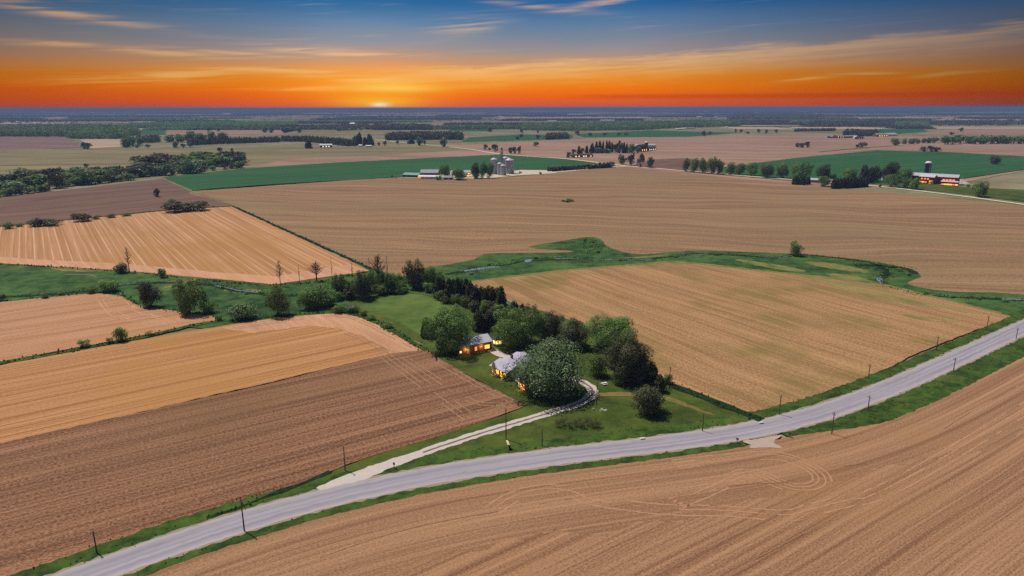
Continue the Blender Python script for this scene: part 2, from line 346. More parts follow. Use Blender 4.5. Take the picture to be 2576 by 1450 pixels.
uv = me.uv_layers.new(name='road'); seg = np.r_[0, np.cumsum(np.hypot(*np.diff(np.array(mid), axis=0).T))]
for l in me.loops: uv.data[l.index].uv = (seg[l.vertex_index // 2], l.vertex_index % 2)
tag(link('road', me, m_road), kind='structure')
m_shoulder = simple('gravel_shoulder', lin(146, 132, 118), .95, .1, 0, .22, .8)
ribbon('road_shoulder', mid, ROADW + 1.3, Z(5) - .011, m_shoulder, .45)
UE = min(range(NR), key=lambda i: math.hypot(mid[i][0] - G(1928, 1112)[0], mid[i][1] - G(1928, 1112)[1])) / (NR - 1)
sm = lambda x: max(0, min(1, x)) ** 2 * (3 - 2 * max(0, min(1, x)))
vw = lambda u: 2.6 + 6.2 * sm((u - UE - .012) / .06) * (1 - .35 * sm((u - UE - .2) / .2))      # near verge, wider beyond the field entrance
# verge strips either side of the road
NV = offset(mid, 6.6); SV = offset(mid, -6.6)
ribbon('verge', [p for i, p in enumerate(NV)], 6.2, Z(4), m_verge, .5)
V = []; Fc = []
for i in range(NR):
    a, b = Vector(mid[max(i - 1, 0)]), Vector(mid[min(i + 1, NR - 1)]); tt = (b - a).normalized(); u = i / (NR - 1)
    for o_ in (-4.6, -5.0 - vw(u) + rng.uniform(-.35, .35)): V.append((mid[i][0] - tt.y * o_, mid[i][1] + tt.x * o_, Z(4) + .012))
for i in range(NR - 1):
    if abs(i / (NR - 1) - UE) > .011: Fc.append((2 * i, 2 * i + 1, 2 * i + 3, 2 * i + 2))
me = bpy.data.meshes.new('verge'); me.from_pydata(V, [], Fc); me.update(); tag(link('verge', me, m_verge), kind='structure')
# near field, rows laid parallel to the road
V = []; Fc = []; UVs = []; off0 = []
for i in range(NR):
    u = i / (NR - 1); off0.append(-(4.8 + vw(u) + rng.uniform(-.3, .3)))
offs = [0, 3, 8, 20, 40, 70, 110, 160]; hd = [0.0]
for i in range(NR): hd.append(.9 * hd[-1] + rng.uniform(-1.2, 1.2))
def near_sheet(name, offs, z, m):
    V = []; Fc = []; UVs = []
    for j, d in enumerate(offs):
        for i in range(NR):
            a, b = Vector(mid[max(i - 4, 0)]), Vector(mid[min(i + 4, NR - 1)]); tt = (b - a).normalized(); o_ = off0[i] - d - (hd[i] if d == 24 else 0)
            V.append((mid[i][0] - tt.y * o_, mid[i][1] + tt.x * o_, z)); UVs.append((seg[i], o_))
    for j in range(len(offs) - 1):
        for i in range(NR - 1): Fc.append((j * NR + i, (j + 1) * NR + i, (j + 1) * NR + i + 1, j * NR + i + 1))
    me = bpy.data.meshes.new(name); me.from_pydata(V, [], Fc); me.update(); uv = me.uv_layers.new(name='rows')
    for l in me.loops: uv.data[l.index].uv = UVs[l.vertex_index]
    tag(link(name, me, m), kind='structure')
near_sheet('field', offs, Z(3), m_near); near_sheet('field', [.3, 3, 9, 16, 24], Z(3) + .012, m_nearh)
# field entrance and drive
sheet('field_entrance', [(1868, 1112), (1905, 1106), (1965, 1096), (1946, 1113), (1968, 1128), (1930, 1128), (1884, 1129), (1888, 1121)], Z(5) - .008, m_lane2, .22, .7, True)
m_drive = simple('pale_drive_gravel', lin(190, 178, 172), .95, .1, 0, .14, .6)
m_drive_mid = simple('drive_grass_crown', lin(112, 104, 84), .95, .1, 0, .25, .6)
drive = line([(815, 1240), (850, 1222), (892, 1203), (940, 1184), (1000, 1162), (1177, 1102), (1313, 1061), (1388, 1038), (1440, 1023), (1475, 1007), (1489, 993), (1488, 979), (1472, 966), (1450, 957), (1420, 946), (1390, 930), (1345, 913), (1300, 902), (1265, 896), (1232, 879)], 1.2)
ribbon('driveway', drive, lambda u: 3.7 + 2.6 * max(0, .16 - u) / .16, Z(5) - .006, m_drive, .3)
ribbon('driveway_crown', [p for p in drive[int(len(drive) * .2):int(len(drive) * .86)]], .75, Z(5) + .02, m_drive_mid, .12)
sheet('gravel_patch', [(1273, 1109), (1277, 1109), (1284, 1129), (1293, 1133), (1286, 1135), (1280, 1134), (1281, 1129)], Z(4), m_lane, .1, 1.0)
m_worn = grass_mat('worn_grass', lin(96, 92, 44), lin(134, 112, 66), .1, lin(70, 88, 38), .7)
sheet('worn_path', [(1495, 990), (1560, 988), (1640, 990), (1700, 1006), (1760, 1030), (1800, 1046), (1770, 1040), (1700, 1014), (1640, 998), (1560, 998), (1497, 1000)], Z(3), m_worn, .5, 1.5)
sheet('mown_lawn', [(905, 772), (1000, 742), (1075, 746), (1150, 782), (1170, 800), (1090, 850), (1010, 815), (950, 790)], Z(3), grass_mat('mown_lawn_light', lin(66, 88, 36), lin(94, 114, 54), .03, lin(106, 112, 56), .3), .6, 3, True)
# distant gravel lanes
ribbon('lane', line([(1360, 437), (1427, 431), (1500, 424), (1580, 419), (1650, 424), (1731, 431), (1850, 441), (1992, 452), (2178, 466), (2381, 489), (2576, 515), (2900, 560)], 8), 6.5, Z(4), m_lane, .5)
ribbon('lane', line([(1580, 419), (1509, 410), (1417, 399.5), (1265, 388.5), (1180, 375.5), (1075, 365), (994, 356.5), (943, 351)], 12), 8, Z(3), m_lane, .6)
sheet('farmyard', [(1010, 447), (1100, 450), (1230, 449), (1300, 442), (1400, 436), (1380, 429), (1310, 428), (1240, 436), (1100, 440)], Z(5), simple('farmyard_gravel', lin(196, 182, 158), .95, .1, 0, .2, .1), .6)
sheet('farmyard', [(2290, 455), (2330, 462), (2400, 468), (2440, 464), (2420, 452), (2330, 446)], Z(5), simple('barnyard_dirt', lin(170, 160, 148), .95, .1, 0, .2, .1), .6)
# wheel tracks
def tracks(lines, m, w, z):
    V = []; Fc = []
    for pts, offs_ in lines:
        C = line(pts, .8)
        for o_ in offs_:
            v, f = ribbon('', offset(C, o_), w, z, None, w * .3, build=False); k = len(V); V += v; g0 = rng.uniform(0, 9); f = [q for i, q in enumerate(f) if math.sin(i * .071 + g0) + math.sin(i * .183 + 2 * g0) + .8 * math.sin(i * .45) > -.9]; Fc += [tuple(i + k for i in q) for q in f]
    me = bpy.data.meshes.new('wheel_tracks'); me.from_pydata(V, [], Fc); me.update()
    tag(link('wheel_tracks', me, m), kind='structure')
tracks([([(1704, 1176), (1830, 1160), (1943, 1153), (2003, 1167), (2047, 1191), (2055, 1211), (2035, 1223), (1999, 1223), (1959, 1211), (1919, 1193), (1875, 1187), (1835, 1199), (1784, 1223), (1690, 1262)], (-1.0, .4, 1.9, 3.4)),
        ([(1245, 1290), (1296, 1257), (1364, 1238), (1431, 1243), (1482, 1263), (1567, 1277), (1677, 1289), (1823, 1293), (1983, 1304), (2062, 1286), (2142, 1266), (2202, 1254), (2341, 1183), (2576, 1039), (2700, 960)], (-1.2, 1.2, 3.0))], m_track, .42, Z(4))
tracks([([(805, 1405), (940, 1358), (1076, 1321), (1245, 1290), (1438, 1256)], (0,)), ([(2373, 1081), (2470, 1022), (2576, 964), (2700, 900)], (0,)), ([(1830, 1225), (1900, 1219), (1985, 1213), (2090, 1180), (2180, 1168)], (0,)),
        ([(1900, 1410), (2090, 1310)], (0,))], m_rut, .18, Z(4))
m_track2 = simple('faint_track_soil', lin(156, 122, 98), .95, .05, 0, .12, .5)
tracks([([(958, 882), (1040, 942), (1120, 1000), (1192, 1052)], (-3.2, -1.2, 1.2)), ([(1010, 900), (1090, 955), (1180, 1012), (1250, 1022), (1296, 1016)], (0, 2)), ([(1192, 1052), (1235, 1043), (1290, 1025)], (0, 2.2, 4.2)),
        ([(1080, 905), (1150, 945), (1220, 985), (1280, 1012)], (0, 2))], m_track2, .4, Z(4))
tracks([([(835, 824), (900, 850), (985, 889)], (-1, 1)), ([(600, 826), (780, 800), (850, 797), (905, 808), (1040, 874)], (-1, 1, 4))], m_track2, .5, Z(5))
tracks([([(250, 745), (262, 770), (300, 800), (380, 812), (450, 816)], (-1, 1, 3)), ([(200, 755), (290, 752), (330, 775), (400, 800), (500, 806)], (-1, 1))], m_head, .6, Z(4))
# ---- water and creek
m_water, t = mat('creek_water'); bsdf(t, (.22, .25, .30), .2, .5)  # sky reflection put into the base colour as a pale tone
sheet('creek', [(1165, 681), (1195, 676), (1215, 673), (1248, 670), (1260, 672), (1225, 676), (1205, 679), (1172, 684)], Z(3), m_water, .5, 2)
sheet('creek', [(1320, 655), (1330, 653), (1341, 653), (1338, 658), (1328, 661), (1318, 660)], Z(3), m_water, .4, 2)
sheet('pond', [(2203, 701), (2212, 699), (2221, 702), (2220, 712), (2214, 714), (2207, 708)], Z(3), m_water, .3, 1.5)
sheet('creek', [(160, 691), (190, 690), (225, 691), (246, 695), (240, 698), (220, 693), (165, 692.5)], Z(3), m_drive_mid, .3, 2)
sheet('path', [(412, 723), (450, 713), (485, 702), (498, 701), (494, 705), (455, 717), (415, 727)], Z(3), m_dryg, .3, 2)
m_bank = grass_mat('bank_grass_and_shade', lin(14, 32, 15), lin(34, 60, 28), .2, lin(50, 74, 36), .4)
for pts, w in (([(0, 748), (120, 742), (240, 730), (300, 718), (420, 712), (520, 716), (600, 732), (680, 742), (750, 744), (830, 736)], 3.5), ([(1120, 690), (1165, 683), (1270, 667), (1330, 657), (1480, 652), (1600, 655), (1700, 645), (1780, 640), (1960, 648), (2010, 640), (2150, 655), (2210, 668), (2230, 690), (2215, 712), (2290, 738), (2400, 748), (2576, 756), (2800, 770)], 3.0),
               ([(2150, 668), (2230, 670), (2290, 680), (2300, 690)], 5)):
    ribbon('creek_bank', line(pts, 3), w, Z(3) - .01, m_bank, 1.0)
for pts, w in (([(1480, 652), (1540, 654), (1600, 655), (1640, 652)], 1.3), ([(1700, 645), (1740, 642), (1780, 640)], 1.0), ([(1900, 644), (1960, 648), (1990, 644)], 1.2), ([(2290, 737), (2350, 743), (2400, 747)], 1.0), ([(2520, 753), (2576, 755), (2650, 760)], 1.6), ([(540, 718), (600, 731), (650, 737)], 1.0), ([(240, 729), (300, 717), (360, 714)], .9), ([(1395, 652), (1440, 651), (1465, 652)], 1.3)):
    ribbon('creek', line(pts, 2), w, Z(3) + .005, m_water, .4)
for P in ([(2026, 660), (2100, 664), (2185, 684), (2130, 681), (2060, 672)], [(2080, 690), (2140, 694), (2190, 707), (2235, 721), (2170, 714), (2100, 701)], [(1850, 653), (1960, 668), (2030, 682), (1990, 684), (1900, 668)], [(120, 672), (220, 676), (260, 684), (180, 682)], [(1560, 648), (1640, 644), (1680, 641), (1620, 649)], [(560, 730), (640, 728), (660, 733), (600, 737)]):
    sheet('dry_grass', P, Z(1), m_dryg, 1.6, 2.0, True)
m_weedy = field_mat('weedy_stubble', lin(118, 106, 58), lin(164, 138, 92), dir_of((2050, 706), (2420, 780)), .5, .01, patch=.03, patch_col=lin(84, 98, 40), patch_amt=.8, speck=.3)
for P in ([(2040, 703), (2150, 717), (2250, 738), (2430, 780), (2470, 793), (2330, 772), (2200, 749), (2090, 720)], [(2250, 790), (2330, 800), (2420, 806), (2330, 810)],):
    sheet('weed_patch', P, Z(4), m_weedy, 1.6, 2.0, True)
# strips of rough grass between fields, with ditch shade painted as a dark strip
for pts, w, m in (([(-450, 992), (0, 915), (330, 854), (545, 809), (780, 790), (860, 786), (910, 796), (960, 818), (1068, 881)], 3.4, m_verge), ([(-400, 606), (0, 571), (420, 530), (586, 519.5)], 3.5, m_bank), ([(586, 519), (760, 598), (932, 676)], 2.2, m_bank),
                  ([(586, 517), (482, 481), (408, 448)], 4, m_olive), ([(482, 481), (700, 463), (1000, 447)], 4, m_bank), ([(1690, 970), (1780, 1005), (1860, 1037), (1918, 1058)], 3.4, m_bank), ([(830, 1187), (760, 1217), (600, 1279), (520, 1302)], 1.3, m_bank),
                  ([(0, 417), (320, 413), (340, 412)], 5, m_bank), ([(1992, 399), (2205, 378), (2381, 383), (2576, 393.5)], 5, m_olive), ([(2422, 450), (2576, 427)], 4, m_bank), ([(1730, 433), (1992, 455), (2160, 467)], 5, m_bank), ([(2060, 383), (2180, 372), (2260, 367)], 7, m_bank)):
    ribbon('grass_and_shade_strip', line(pts, 4), w, Z(6) - .01, m, .6)


# ------------------------------------------------------------------ light, sky, air
EL, AZ = 60.0, -53.0
sun_d = bpy.data.lights.new('sun', 'SUN'); sun_d.energy = 4.2; sun_d.angle = R(.5); sun_d.color = (1, .93, .84)
sun = bpy.data.objects.new('sun', sun_d); COL.objects.link(sun)
tosun = Vector((math.sin(R(AZ)) * math.cos(R(EL)), math.cos(R(AZ)) * math.cos(R(EL)), math.sin(R(EL))))
sun.rotation_euler = tosun.to_track_quat('Z', 'Y').to_euler(); sun.location = (0, 0, 400)
W = bpy.data.worlds.new('World'); S.world = W; W.use_nodes = True
t = NT(W.node_tree)
d = t.n('ShaderNodeTexCoord').outputs['Generated']; dx, dy, dz = t.xyz(d)
el = t.m('MULTIPLY', t.m('ARCSINE', dz), 57.29578); az = t.m('MULTIPLY', t.m('ARCTAN2', dx, dy), 57.29578)
wob = t.m('SUBTRACT', t.noise(t.vec(t.m('MULTIPLY', az, .06), t.m('MULTIPLY', el, .55)), 1.0, 4.0, .55), .5)
elw = t.m('ADD', el, t.m('MULTIPLY', wob, .9))
E = lambda y: math.degrees(math.atan((272 - y) / F))
def stops(L): return [((max(0.0, E(y)) / 11.0), lin(*c)) for y, c in L]
e01 = t.m('DIVIDE', elw, 11.0, clamp=True)
base = t.ramp(e01, stops([(272, (196, 92, 62)), (262, (228, 92, 28)), (245, (240, 104, 10)), (222, (244, 126, 12)), (203, (236, 138, 34)), (185, (222, 148, 76)), (165, (194, 150, 116)), (142, (158, 146, 144)), (112, (126, 138, 152)), (78, (92, 126, 160)), (40, (46, 104, 156)), (-10, (24, 86, 146)), (-55, (28, 84, 140))]))
near = t.ramp(e01, stops([(272, (232, 118, 52)), (262, (246, 118, 20)), (245, (252, 138, 8)), (228, (254, 152, 24)), (205, (252, 164, 56)), (182, (240, 160, 84)), (158, (196, 152, 124)), (120, (146, 148, 156)), (78, (100, 134, 166)), (35, (46, 106, 158)), (-10, (26, 88, 148)), (-55, (28, 86, 142))]))
sx = t.m('DIVIDE', t.m('ADD', az, 10.3), 6.5)
g1 = t.m('EXPONENT', t.m('MULTIPLY', t.m('MULTIPLY', sx, sx), -1.0))
c = t.mix(g1, base, near)
dim = t.ramp(t.m('DIVIDE', t.m('ADD', az, 90.0), 180.0), [(0, (.35, .3, .3)), (.28, (.5, .44, .42)), (.34, (.72, .68, .66)), (.42, (1, 1, 1)), (.55, (.96, .96, .98)), (.63, (.62, .62, .68)), (.70, (.33, .34, .42)), (.74, (.25, .25, .32)), (1, (.3, .25, .25))])
c = t.mix(1.0, c, dim, 'MULTIPLY')
# peach bank of high cloud rising to the right, fading under its upper edge
edge = t.m('ADD', t.m('MULTIPLY_ADD', az, .052, 3.55), t.m('ADD', t.m('MULTIPLY', t.m('SUBTRACT', t.noise(t.vec(t.m('MULTIPLY', az, .12), t.m('MULTIPLY', el, .3)), 1.0, 5.0, .6), .5), 1.5), 0.0))
below = t.m('SUBTRACT', edge, el)
streaky = t.noise(t.vec(t.m('ADD', t.m('MULTIPLY', az, .09), t.m('MULTIPLY', el, .25)), t.m('ADD', t.m('MULTIPLY', el, 2.6), t.m('MULTIPLY', az, -.14))), 1.0, 6.0, .62, .4)
wisp = t.noise(t.vec(t.m('MULTIPLY', az, .22), t.m('ADD', t.m('MULTIPLY', el, 5.5), t.m('MULTIPLY', az, -.2))), 1.0, 6.0, .7, .6)
below2 = t.m('ADD', below, t.m('MULTIPLY', t.m('SUBTRACT', wisp, .5), 1.3))
bank = t.m('MULTIPLY', t.m('MULTIPLY', t.ss(below2, -.1, .55), t.ss(below, 2.4, .2)), t.m('MULTIPLY', t.ss(az, -16, -2), t.ss(streaky, .2, .62)))
cl_col = t.mix(t.ss(el, 1.4, 5.5), lin(255, 190, 92), lin(226, 186, 150))
cl_col = t.mix(1.0, cl_col, dim, 'MULTIPLY')
c = t.mix(t.m('MULTIPLY', bank, .9, clamp=True), c, cl_col)
# single cirrus streaks: (azimuth, elevation, half length, half width, slope, strength)
A = lambda x: math.degrees(math.atan((x - CX) / F))
for x, y, hl, hw, sl, amt in ((170, 80, 6.2, .30, -.115, .75), (330, 152, 7.5, .20, -.045, .8), (640, 152, 5, .16, -.05, .5), (800, 140, 4.2, .34, -.04, .55), (930, 152, 4.0, .14, -.02, .7), (430, 205, 6.0, .40, .06, .75), (700, 190, 4.5, .16, -.02, .6), (930, 205, 5.5, .34, -.05, .6), (800, 225, 5, .16, 0, .5), (1190, 85, 2.6, .65, .10, .45), (1350, 45, 4.2, .22, -.10, .35), (1500, 38, 2.4, .2, .12, .5), (2000, 212, 1.6, .14, .05, .6), (2150, 202, 2.2, .1, 0, .5), (2330, 206, 2.6, .14, .08, .45), (2010, 8, 5, .12, .12, .25), (1450, 20, 5, .15, -.02, .25)):
    a0, e0 = A(x), E(y)
    u = t.m('DIVIDE', t.m('SUBTRACT', az, a0), hl)
    v = t.m('DIVIDE', t.m('SUBTRACT', t.m('SUBTRACT', elw, e0), t.m('MULTIPLY', t.m('SUBTRACT', az, a0), sl)), hw)
    w = t.m('EXPONENT', t.m('MULTIPLY', t.m('ADD', t.m('MULTIPLY', u, u), t.m('MULTIPLY', v, v)), -1.0))
    c = t.mix(t.m('MULTIPLY', t.m('MULTIPLY', w, t.ss(streaky, .36, .6)), amt * 1.3, clamp=True), c, cl_col)
c = t.mix(t.m('MULTIPLY', t.ss(streaky, .55, .8), t.m('MULTIPLY', t.ss(el, .6, 2.5), .22)), c, cl_col)
# dull band low on the right and the setting sun's glow on the horizon
band = t.m('MULTIPLY', t.m('MULTIPLY', t.ss(el, .55, .85), t.ss(el, 1.15, .9)), t.m('MULTIPLY', t.ss(az, 3, 9), .35))
c = t.mix(band, c, lin(150, 44, 20))
def blob(a0, e0, wa, we):
    u = t.m('DIVIDE', t.m('SUBTRACT', az, a0), wa); v = t.m('DIVIDE', t.m('SUBTRACT', el, e0), we)
    return t.m('EXPONENT', t.m('MULTIPLY', t.m('ADD', t.m('MULTIPLY', u, u), t.m('MULTIPLY', v, v)), -1.0))
c = t.mix(t.m('MULTIPLY', blob(A(968), .45, 3.0, .5), .6), c, lin(255, 206, 40))
c = t.mix(t.m('MULTIPLY', blob(A(1010), 1.55, 3.2, .32), .6), c, lin(255, 222, 96))
c = t.mix(blob(A(968), .26, .65, .17), c, lin(255, 232, 190))
low = t.n('ShaderNodeBackground'); t.put(low.inputs[0], c); low.inputs[1].default_value = 1.0
sky = t.n('ShaderNodeTexSky', sky_type='NISHITA'); sky.sun_disc = False; sky.sun_elevation = R(EL); sky.sun_rotation = R(AZ % 360); sky.altitude = 200
hi = t.n('ShaderNodeBackground'); t.put(hi.inputs[0], sky.outputs[0]); hi.inputs[1].default_value = .05
mx = t.n('ShaderNodeMixShader'); t.put(mx.inputs[0], t.ss(el, 12, 26)); t.t.links.new(low.outputs[0], mx.inputs[1]); t.t.links.new(hi.outputs[0], mx.inputs[2])
o = t.n('ShaderNodeOutputWorld'); t.t.links.new(mx.outputs[0], o.inputs[0])
S.view_settings.view_transform = 'Standard'; S.view_settings.look = 'None'; S.view_settings.exposure = 0; S.view_settings.gamma = 1
S.render.engine = 'CYCLES'; S.cycles.max_bounces = 6; S.cycles.diffuse_bounces = 2; S.cycles.transparent_max_bounces = 4; S.cycles.volume_bounces = 0
S.cycles.use_denoising = False
HZ = 60000
m, t = mat('thin_blue_air')
pv = t.n('ShaderNodeVolumePrincipled'); pv.inputs['Color'].default_value = (.22, .33, .60, 1); pv.inputs['Density'].default_value = 1.35e-4; pv.inputs['Anisotropy'].default_value = 0
o = t.n('ShaderNodeOutputMaterial'); t.t.links.new(pv.outputs[0], o.inputs['Volume'])
tag(MB().box(-HZ, HZ, -HZ, HZ, -1.4, 97).build('haze', m), kind='stuff')

# ------------------------------------------------------------------ leaves, bark
def leaf_mat(name, dark, light, trans=.32, rough=.6, spec=.12, clump=.35, rnd=False):
    m, t = mat(name); geo = t.n('ShaderNodeNewGeometry'); tc = t.n('ShaderNodeTexCoord').outputs['Object']; oi = t.n('ShaderNodeObjectInfo')
    f = t.n('ShaderNodeAttribute', attribute_name='tone').outputs['Fac'] if not rnd else t.m('ADD', t.m('MULTIPLY', geo.outputs['Random Per Island'], 1 - clump), t.m('MULTIPLY', t.ss(t.noise(tc, 7.0, 2.0), .35, .65), clump))
    c = t.mix(f, dark, light)
    hs = t.n('ShaderNodeHueSaturation'); t.put(hs.inputs['Color'], c)
    t.put(hs.inputs['Hue'], t.m('MULTIPLY_ADD', oi.outputs['Random'], .03, .485)); t.put(hs.inputs['Value'], t.m('MULTIPLY_ADD', oi.outputs['Random'], .4, .8))
    p = t.n('ShaderNodeBsdfPrincipled'); t.put(p.inputs['Base Color'], hs.outputs[0]); p.inputs['Roughness'].default_value = rough; p.inputs['Specular IOR Level'].default_value = spec
    tr = t.n('ShaderNodeBsdfTranslucent'); t.put(tr.inputs[0], hs.outputs[0])
    mx = t.n('ShaderNodeMixShader'); mx.inputs[0].default_value = trans; t.t.links.new(p.outputs[0], mx.inputs[1]); t.t.links.new(tr.outputs[0], mx.inputs[2])
    o = t.n('ShaderNodeOutputMaterial'); t.t.links.new(mx.outputs[0], o.inputs[0]); return m
L_GREEN = leaf_mat('leaf_green', (0.068, 0.132, 0.034), (0.270, 0.405, 0.111), spec=.06)
L_BRIGHT = leaf_mat('leaf_fresh_green', (0.085, 0.162, 0.036), (0.286, 0.432, 0.120), spec=.06)
L_DARK = leaf_mat('leaf_dark', (0.032, 0.045, 0.020), (0.162, 0.160, 0.074), .18, .5, .12)
L_SILVER = leaf_mat('leaf_willow_silver', (.07, .118, .05), (.26, .36, .17), .25, .6, .06)
L_NEEDLE = leaf_mat('needle_dark', (0.031, 0.040, 0.018), (0.124, 0.131, 0.060), .15, .6, .08)
L_OLIVE = leaf_mat('leaf_olive', (0.090, 0.105, 0.042), (0.195, 0.195, 0.084))
L_FLOWER = leaf_mat('blossom_white', (.2, .2, .16), (.62, .60, .54), .1)
BARK = simple('bark', (.075, .058, .045), .9, .1, 0, .35, 3.0)
DEADWOOD = simple('dead_wood', (.055, .042, .036), .9, .1, 0, .3, 3.0)

# ------------------------------------------------------------------ tree meshes: unit size, crown 1 wide, 1 high
def quads(P, N, sz, r, asp=1.6):
    n = len(P); N = N / (np.linalg.norm(N, axis=1, keepdims=True) + 1e-9)
    u = np.cross(N, r.normal(size=(n, 3))); u /= np.linalg.norm(u, axis=1, keepdims=True) + 1e-9
    v = np.cross(N, u); s = (sz * r.uniform(.6, 1.35, n))[:, None]
    a = u * s * asp / 2; b = v * s / 2
    V = np.stack([P - a - b * .55, P + a * .1 - b, P + a + b * .25, P - a * .1 + b], 1).reshape(-1, 3)
    return V, np.arange(4 * n).reshape(n, 4)
def crown_round(seed, n, leaf, nl=26, low=.12, flat=1.0, drop=0.0, lob=.17):
    r = np.random.default_rng(seed)
    c = r.normal(size=(nl, 3)); c /= np.linalg.norm(c, axis=1, keepdims=True); c *= r.uniform(.5, 1.08, nl)[:, None]
    zc, zr = (1 + low) / 2, (1 - low) / 2
    rad = lob * np.exp(r.normal(0, .32, nl))
    top = np.clip((c[:, 2] + 1) / 2, 0, 1); wid = np.where(c[:, 2] < 0, 1 - .25 * flat * (-c[:, 2]), 1)
    C = np.stack([c[:, 0] * (.5 - rad * .8) * wid, c[:, 1] * (.5 - rad * .8) * wid, zc + c[:, 2] * (zr - rad * .75)], 1)
    pk = rad ** 2 / (rad ** 2).sum(); k = r.choice(nl, n, p=pk); d = r.normal(size=(n, 3)); d[:, 2] += .25; d /= np.linalg.norm(d, axis=1, keepdims=True)
    q = r.uniform(.55, 1.08, n) ** .6
    P = C[k] + d * (rad[k] * q)[:, None]
    ni = n // 9                                        # thinner filling inside
    di = r.normal(size=(ni, 3)); di /= np.linalg.norm(di, axis=1, keepdims=True); di *= (r.uniform(0, .8, ni) ** .5)[:, None]
    P[:ni] = np.stack([di[:, 0] * .4, di[:, 1] * .4, zc + di[:, 2] * zr * .8], 1)
    if drop:
        m_ = r.random(n) < .6; P[m_, 2] -= r.uniform(0, drop, m_.sum()) * (np.hypot(P[m_, 0], P[m_, 1]) / .5)
        P[:, 2] = np.maximum(P[:, 2], .03)
    c0, c1 = np.percentile(P, 1.0, axis=0), np.percentile(P, 99.0, axis=0)
    P[:, :2] = (P[:, :2] - (c0 + c1)[:2] / 2) / (c1 - c0)[:2]; P[:, 2] = low * .6 + (P[:, 2] - c0[2]) / (c1[2] - c0[2]) * (1 - low * .6); P[:, 2] = np.maximum(P[:, 2], .01)
    N = d * 1.0 + r.normal(size=(n, 3)) * .38 + np.array([0, 0, .25])
    tone = np.clip(r.normal(.5, .27, nl), 0, 1)[k] * .75 + r.random(n) * .25
    return (*quads(P, N, np.full(n, leaf), r), tone)
def crown_conifer(seed, n, leaf, ragged=.25, low=.06):
    r = np.random.default_rng(seed)
    z = low + (1 - low) * (1 - np.sqrt(r.random(n))) ** .9
    tier = np.floor(z * 13); ph = r.uniform(0, 6.28, 20)
    R0 = np.minimum(1, ((1 - z) / .8)) ** .42 * .52 * (.75 + .25 * np.minimum(1, z / .25)) + .02
    nb = 7; ang = (r.integers(0, nb, n) + r.normal(0, .17, n)) / nb * 6.283 + ph[np.clip(tier, 0, 19).astype(int)]
    br = 1 - ragged * 1.6 * r.random((20, nb)); lenf = br[np.clip(tier, 0, 19).astype(int), np.floor((ang % 6.283) / 6.283 * nb).astype(int) % nb]
    q = r.random(n) ** .45
    rr = R0 * lenf * q
    P = np.stack([np.cos(ang) * rr, np.sin(ang) * rr, z - .10 * q * R0 + r.normal(0, .008, n)], 1)
    N = np.stack([np.cos(ang) * .6, np.sin(ang) * .6, np.full(n, .8)], 1) + r.normal(size=(n, 3)) * .5
    return (*quads(P, N, np.full(n, leaf), r, 2.0), np.clip(.5 + .3 * np.sin(tier * 5.3 + np.floor(ang) * 2.7), 0, 1) * .6 + r.random(n) * .4)
def trunk_mesh(seed, top=.62, rad=.035, limbs=6, reach=.32, name='trunk'):
    r = random.Random(seed); m_ = MB(); z0 = top * .35
    pts = [(0, 0, -.02), (r.uniform(-.01, .01), r.uniform(-.01, .01), top * .35), (r.uniform(-.03, .03), r.uniform(-.03, .03), top)]
    m_.tube(pts, [rad * 1.35, rad, rad * .35], 7)
    for i in range(limbs):
        a = i * 6.283 / limbs + r.uniform(-.4, .4); z = z0 + r.uniform(0, top * .4); l = reach * r.uniform(.7, 1.1)
        m_.tube([(0, 0, z), (math.cos(a) * l * .5, math.sin(a) * l * .5, z + l * .35), (math.cos(a) * l, math.sin(a) * l, z + l * .85)], [rad * .5, rad * .33, rad * .12], 5)
    return m_.mesh(name)
def dead_mesh(seed, n=26, reach=.42, fine=3, up=.25, th=1.0):
    r = random.Random(seed); m_ = MB()
    for i in range(n):
        z = .3 + .68 * i / n; a = i * 2.4 + r.uniform(-.4, .4); l = reach * (1.15 - z) * r.uniform(.7, 1.2)
        p = Vector((0, 0, z)); d = Vector((math.cos(a), math.sin(a), up + r.uniform(-.1, .2)))
        q = p + d * l * .55; e = q + (d + Vector((0, 0, .35))).normalized() * l * .5
        m_.tube([p, q, e], [.018 * th, .012 * th, .006 * th], 4)
        for _ in range(fine):
            f0 = p.lerp(q, r.uniform(.4, 1)); dd = Vector((r.uniform(-1, 1), r.uniform(-1, 1), r.uniform(.1, 1))).normalized()
            m_.tube([f0, f0 + dd * l * .35], [.009 * th, .005 * th], 3)
    return m_.mesh('branches')
KIT = {}                                               # kind of tree -> list of (trunk mesh, crown mesh)
def kit(key, crowns, leafm, trunk, barkm=BARK, part='crown'):
    out = []
    for i, (V, Fq, tone) in enumerate(crowns):
        cm = mesh_np(part, V, Fq); cm.attributes.new('tone', 'FLOAT', 'FACE').data.foreach_set('value', tone.astype(np.float32)); cm.materials.append(leafm); tm = trunk(i) if trunk else None
        if tm: tm.materials.append(barkm)
        out.append((tm, cm))
    KIT[key] = out
TR = lambda top=.62, rad=.03, limbs=6, reach=.3: (lambda i: trunk_mesh(i + 11, top, rad, limbs, reach))
kit('big', [crown_round(s, 17000, .021, 34, .04, lob=.135) for s in (1, 2)], L_GREEN, TR())
kit('bigdark', [crown_round(s, 17000, .021, 40, .03, lob=.12) for s in (3, 4)], L_DARK, TR())
kit('willow', [crown_round(5, 22000, .019, 30, .02, .3, .24, .15)], L_SILVER, TR(.6, .045, 8, .36))
kit('mid', [crown_round(s, 5200, .034, 24, .05, lob=.15) for s in (6, 7, 8)], L_GREEN, TR())
kit('midbright', [crown_round(s, 2600, .045, 20, .1) for s in (9, 10)], L_BRIGHT, TR(.6, .02))
kit('middark', [crown_round(s, 5200, .034, 26, .05, lob=.14) for s in (11, 12)], L_DARK, TR())
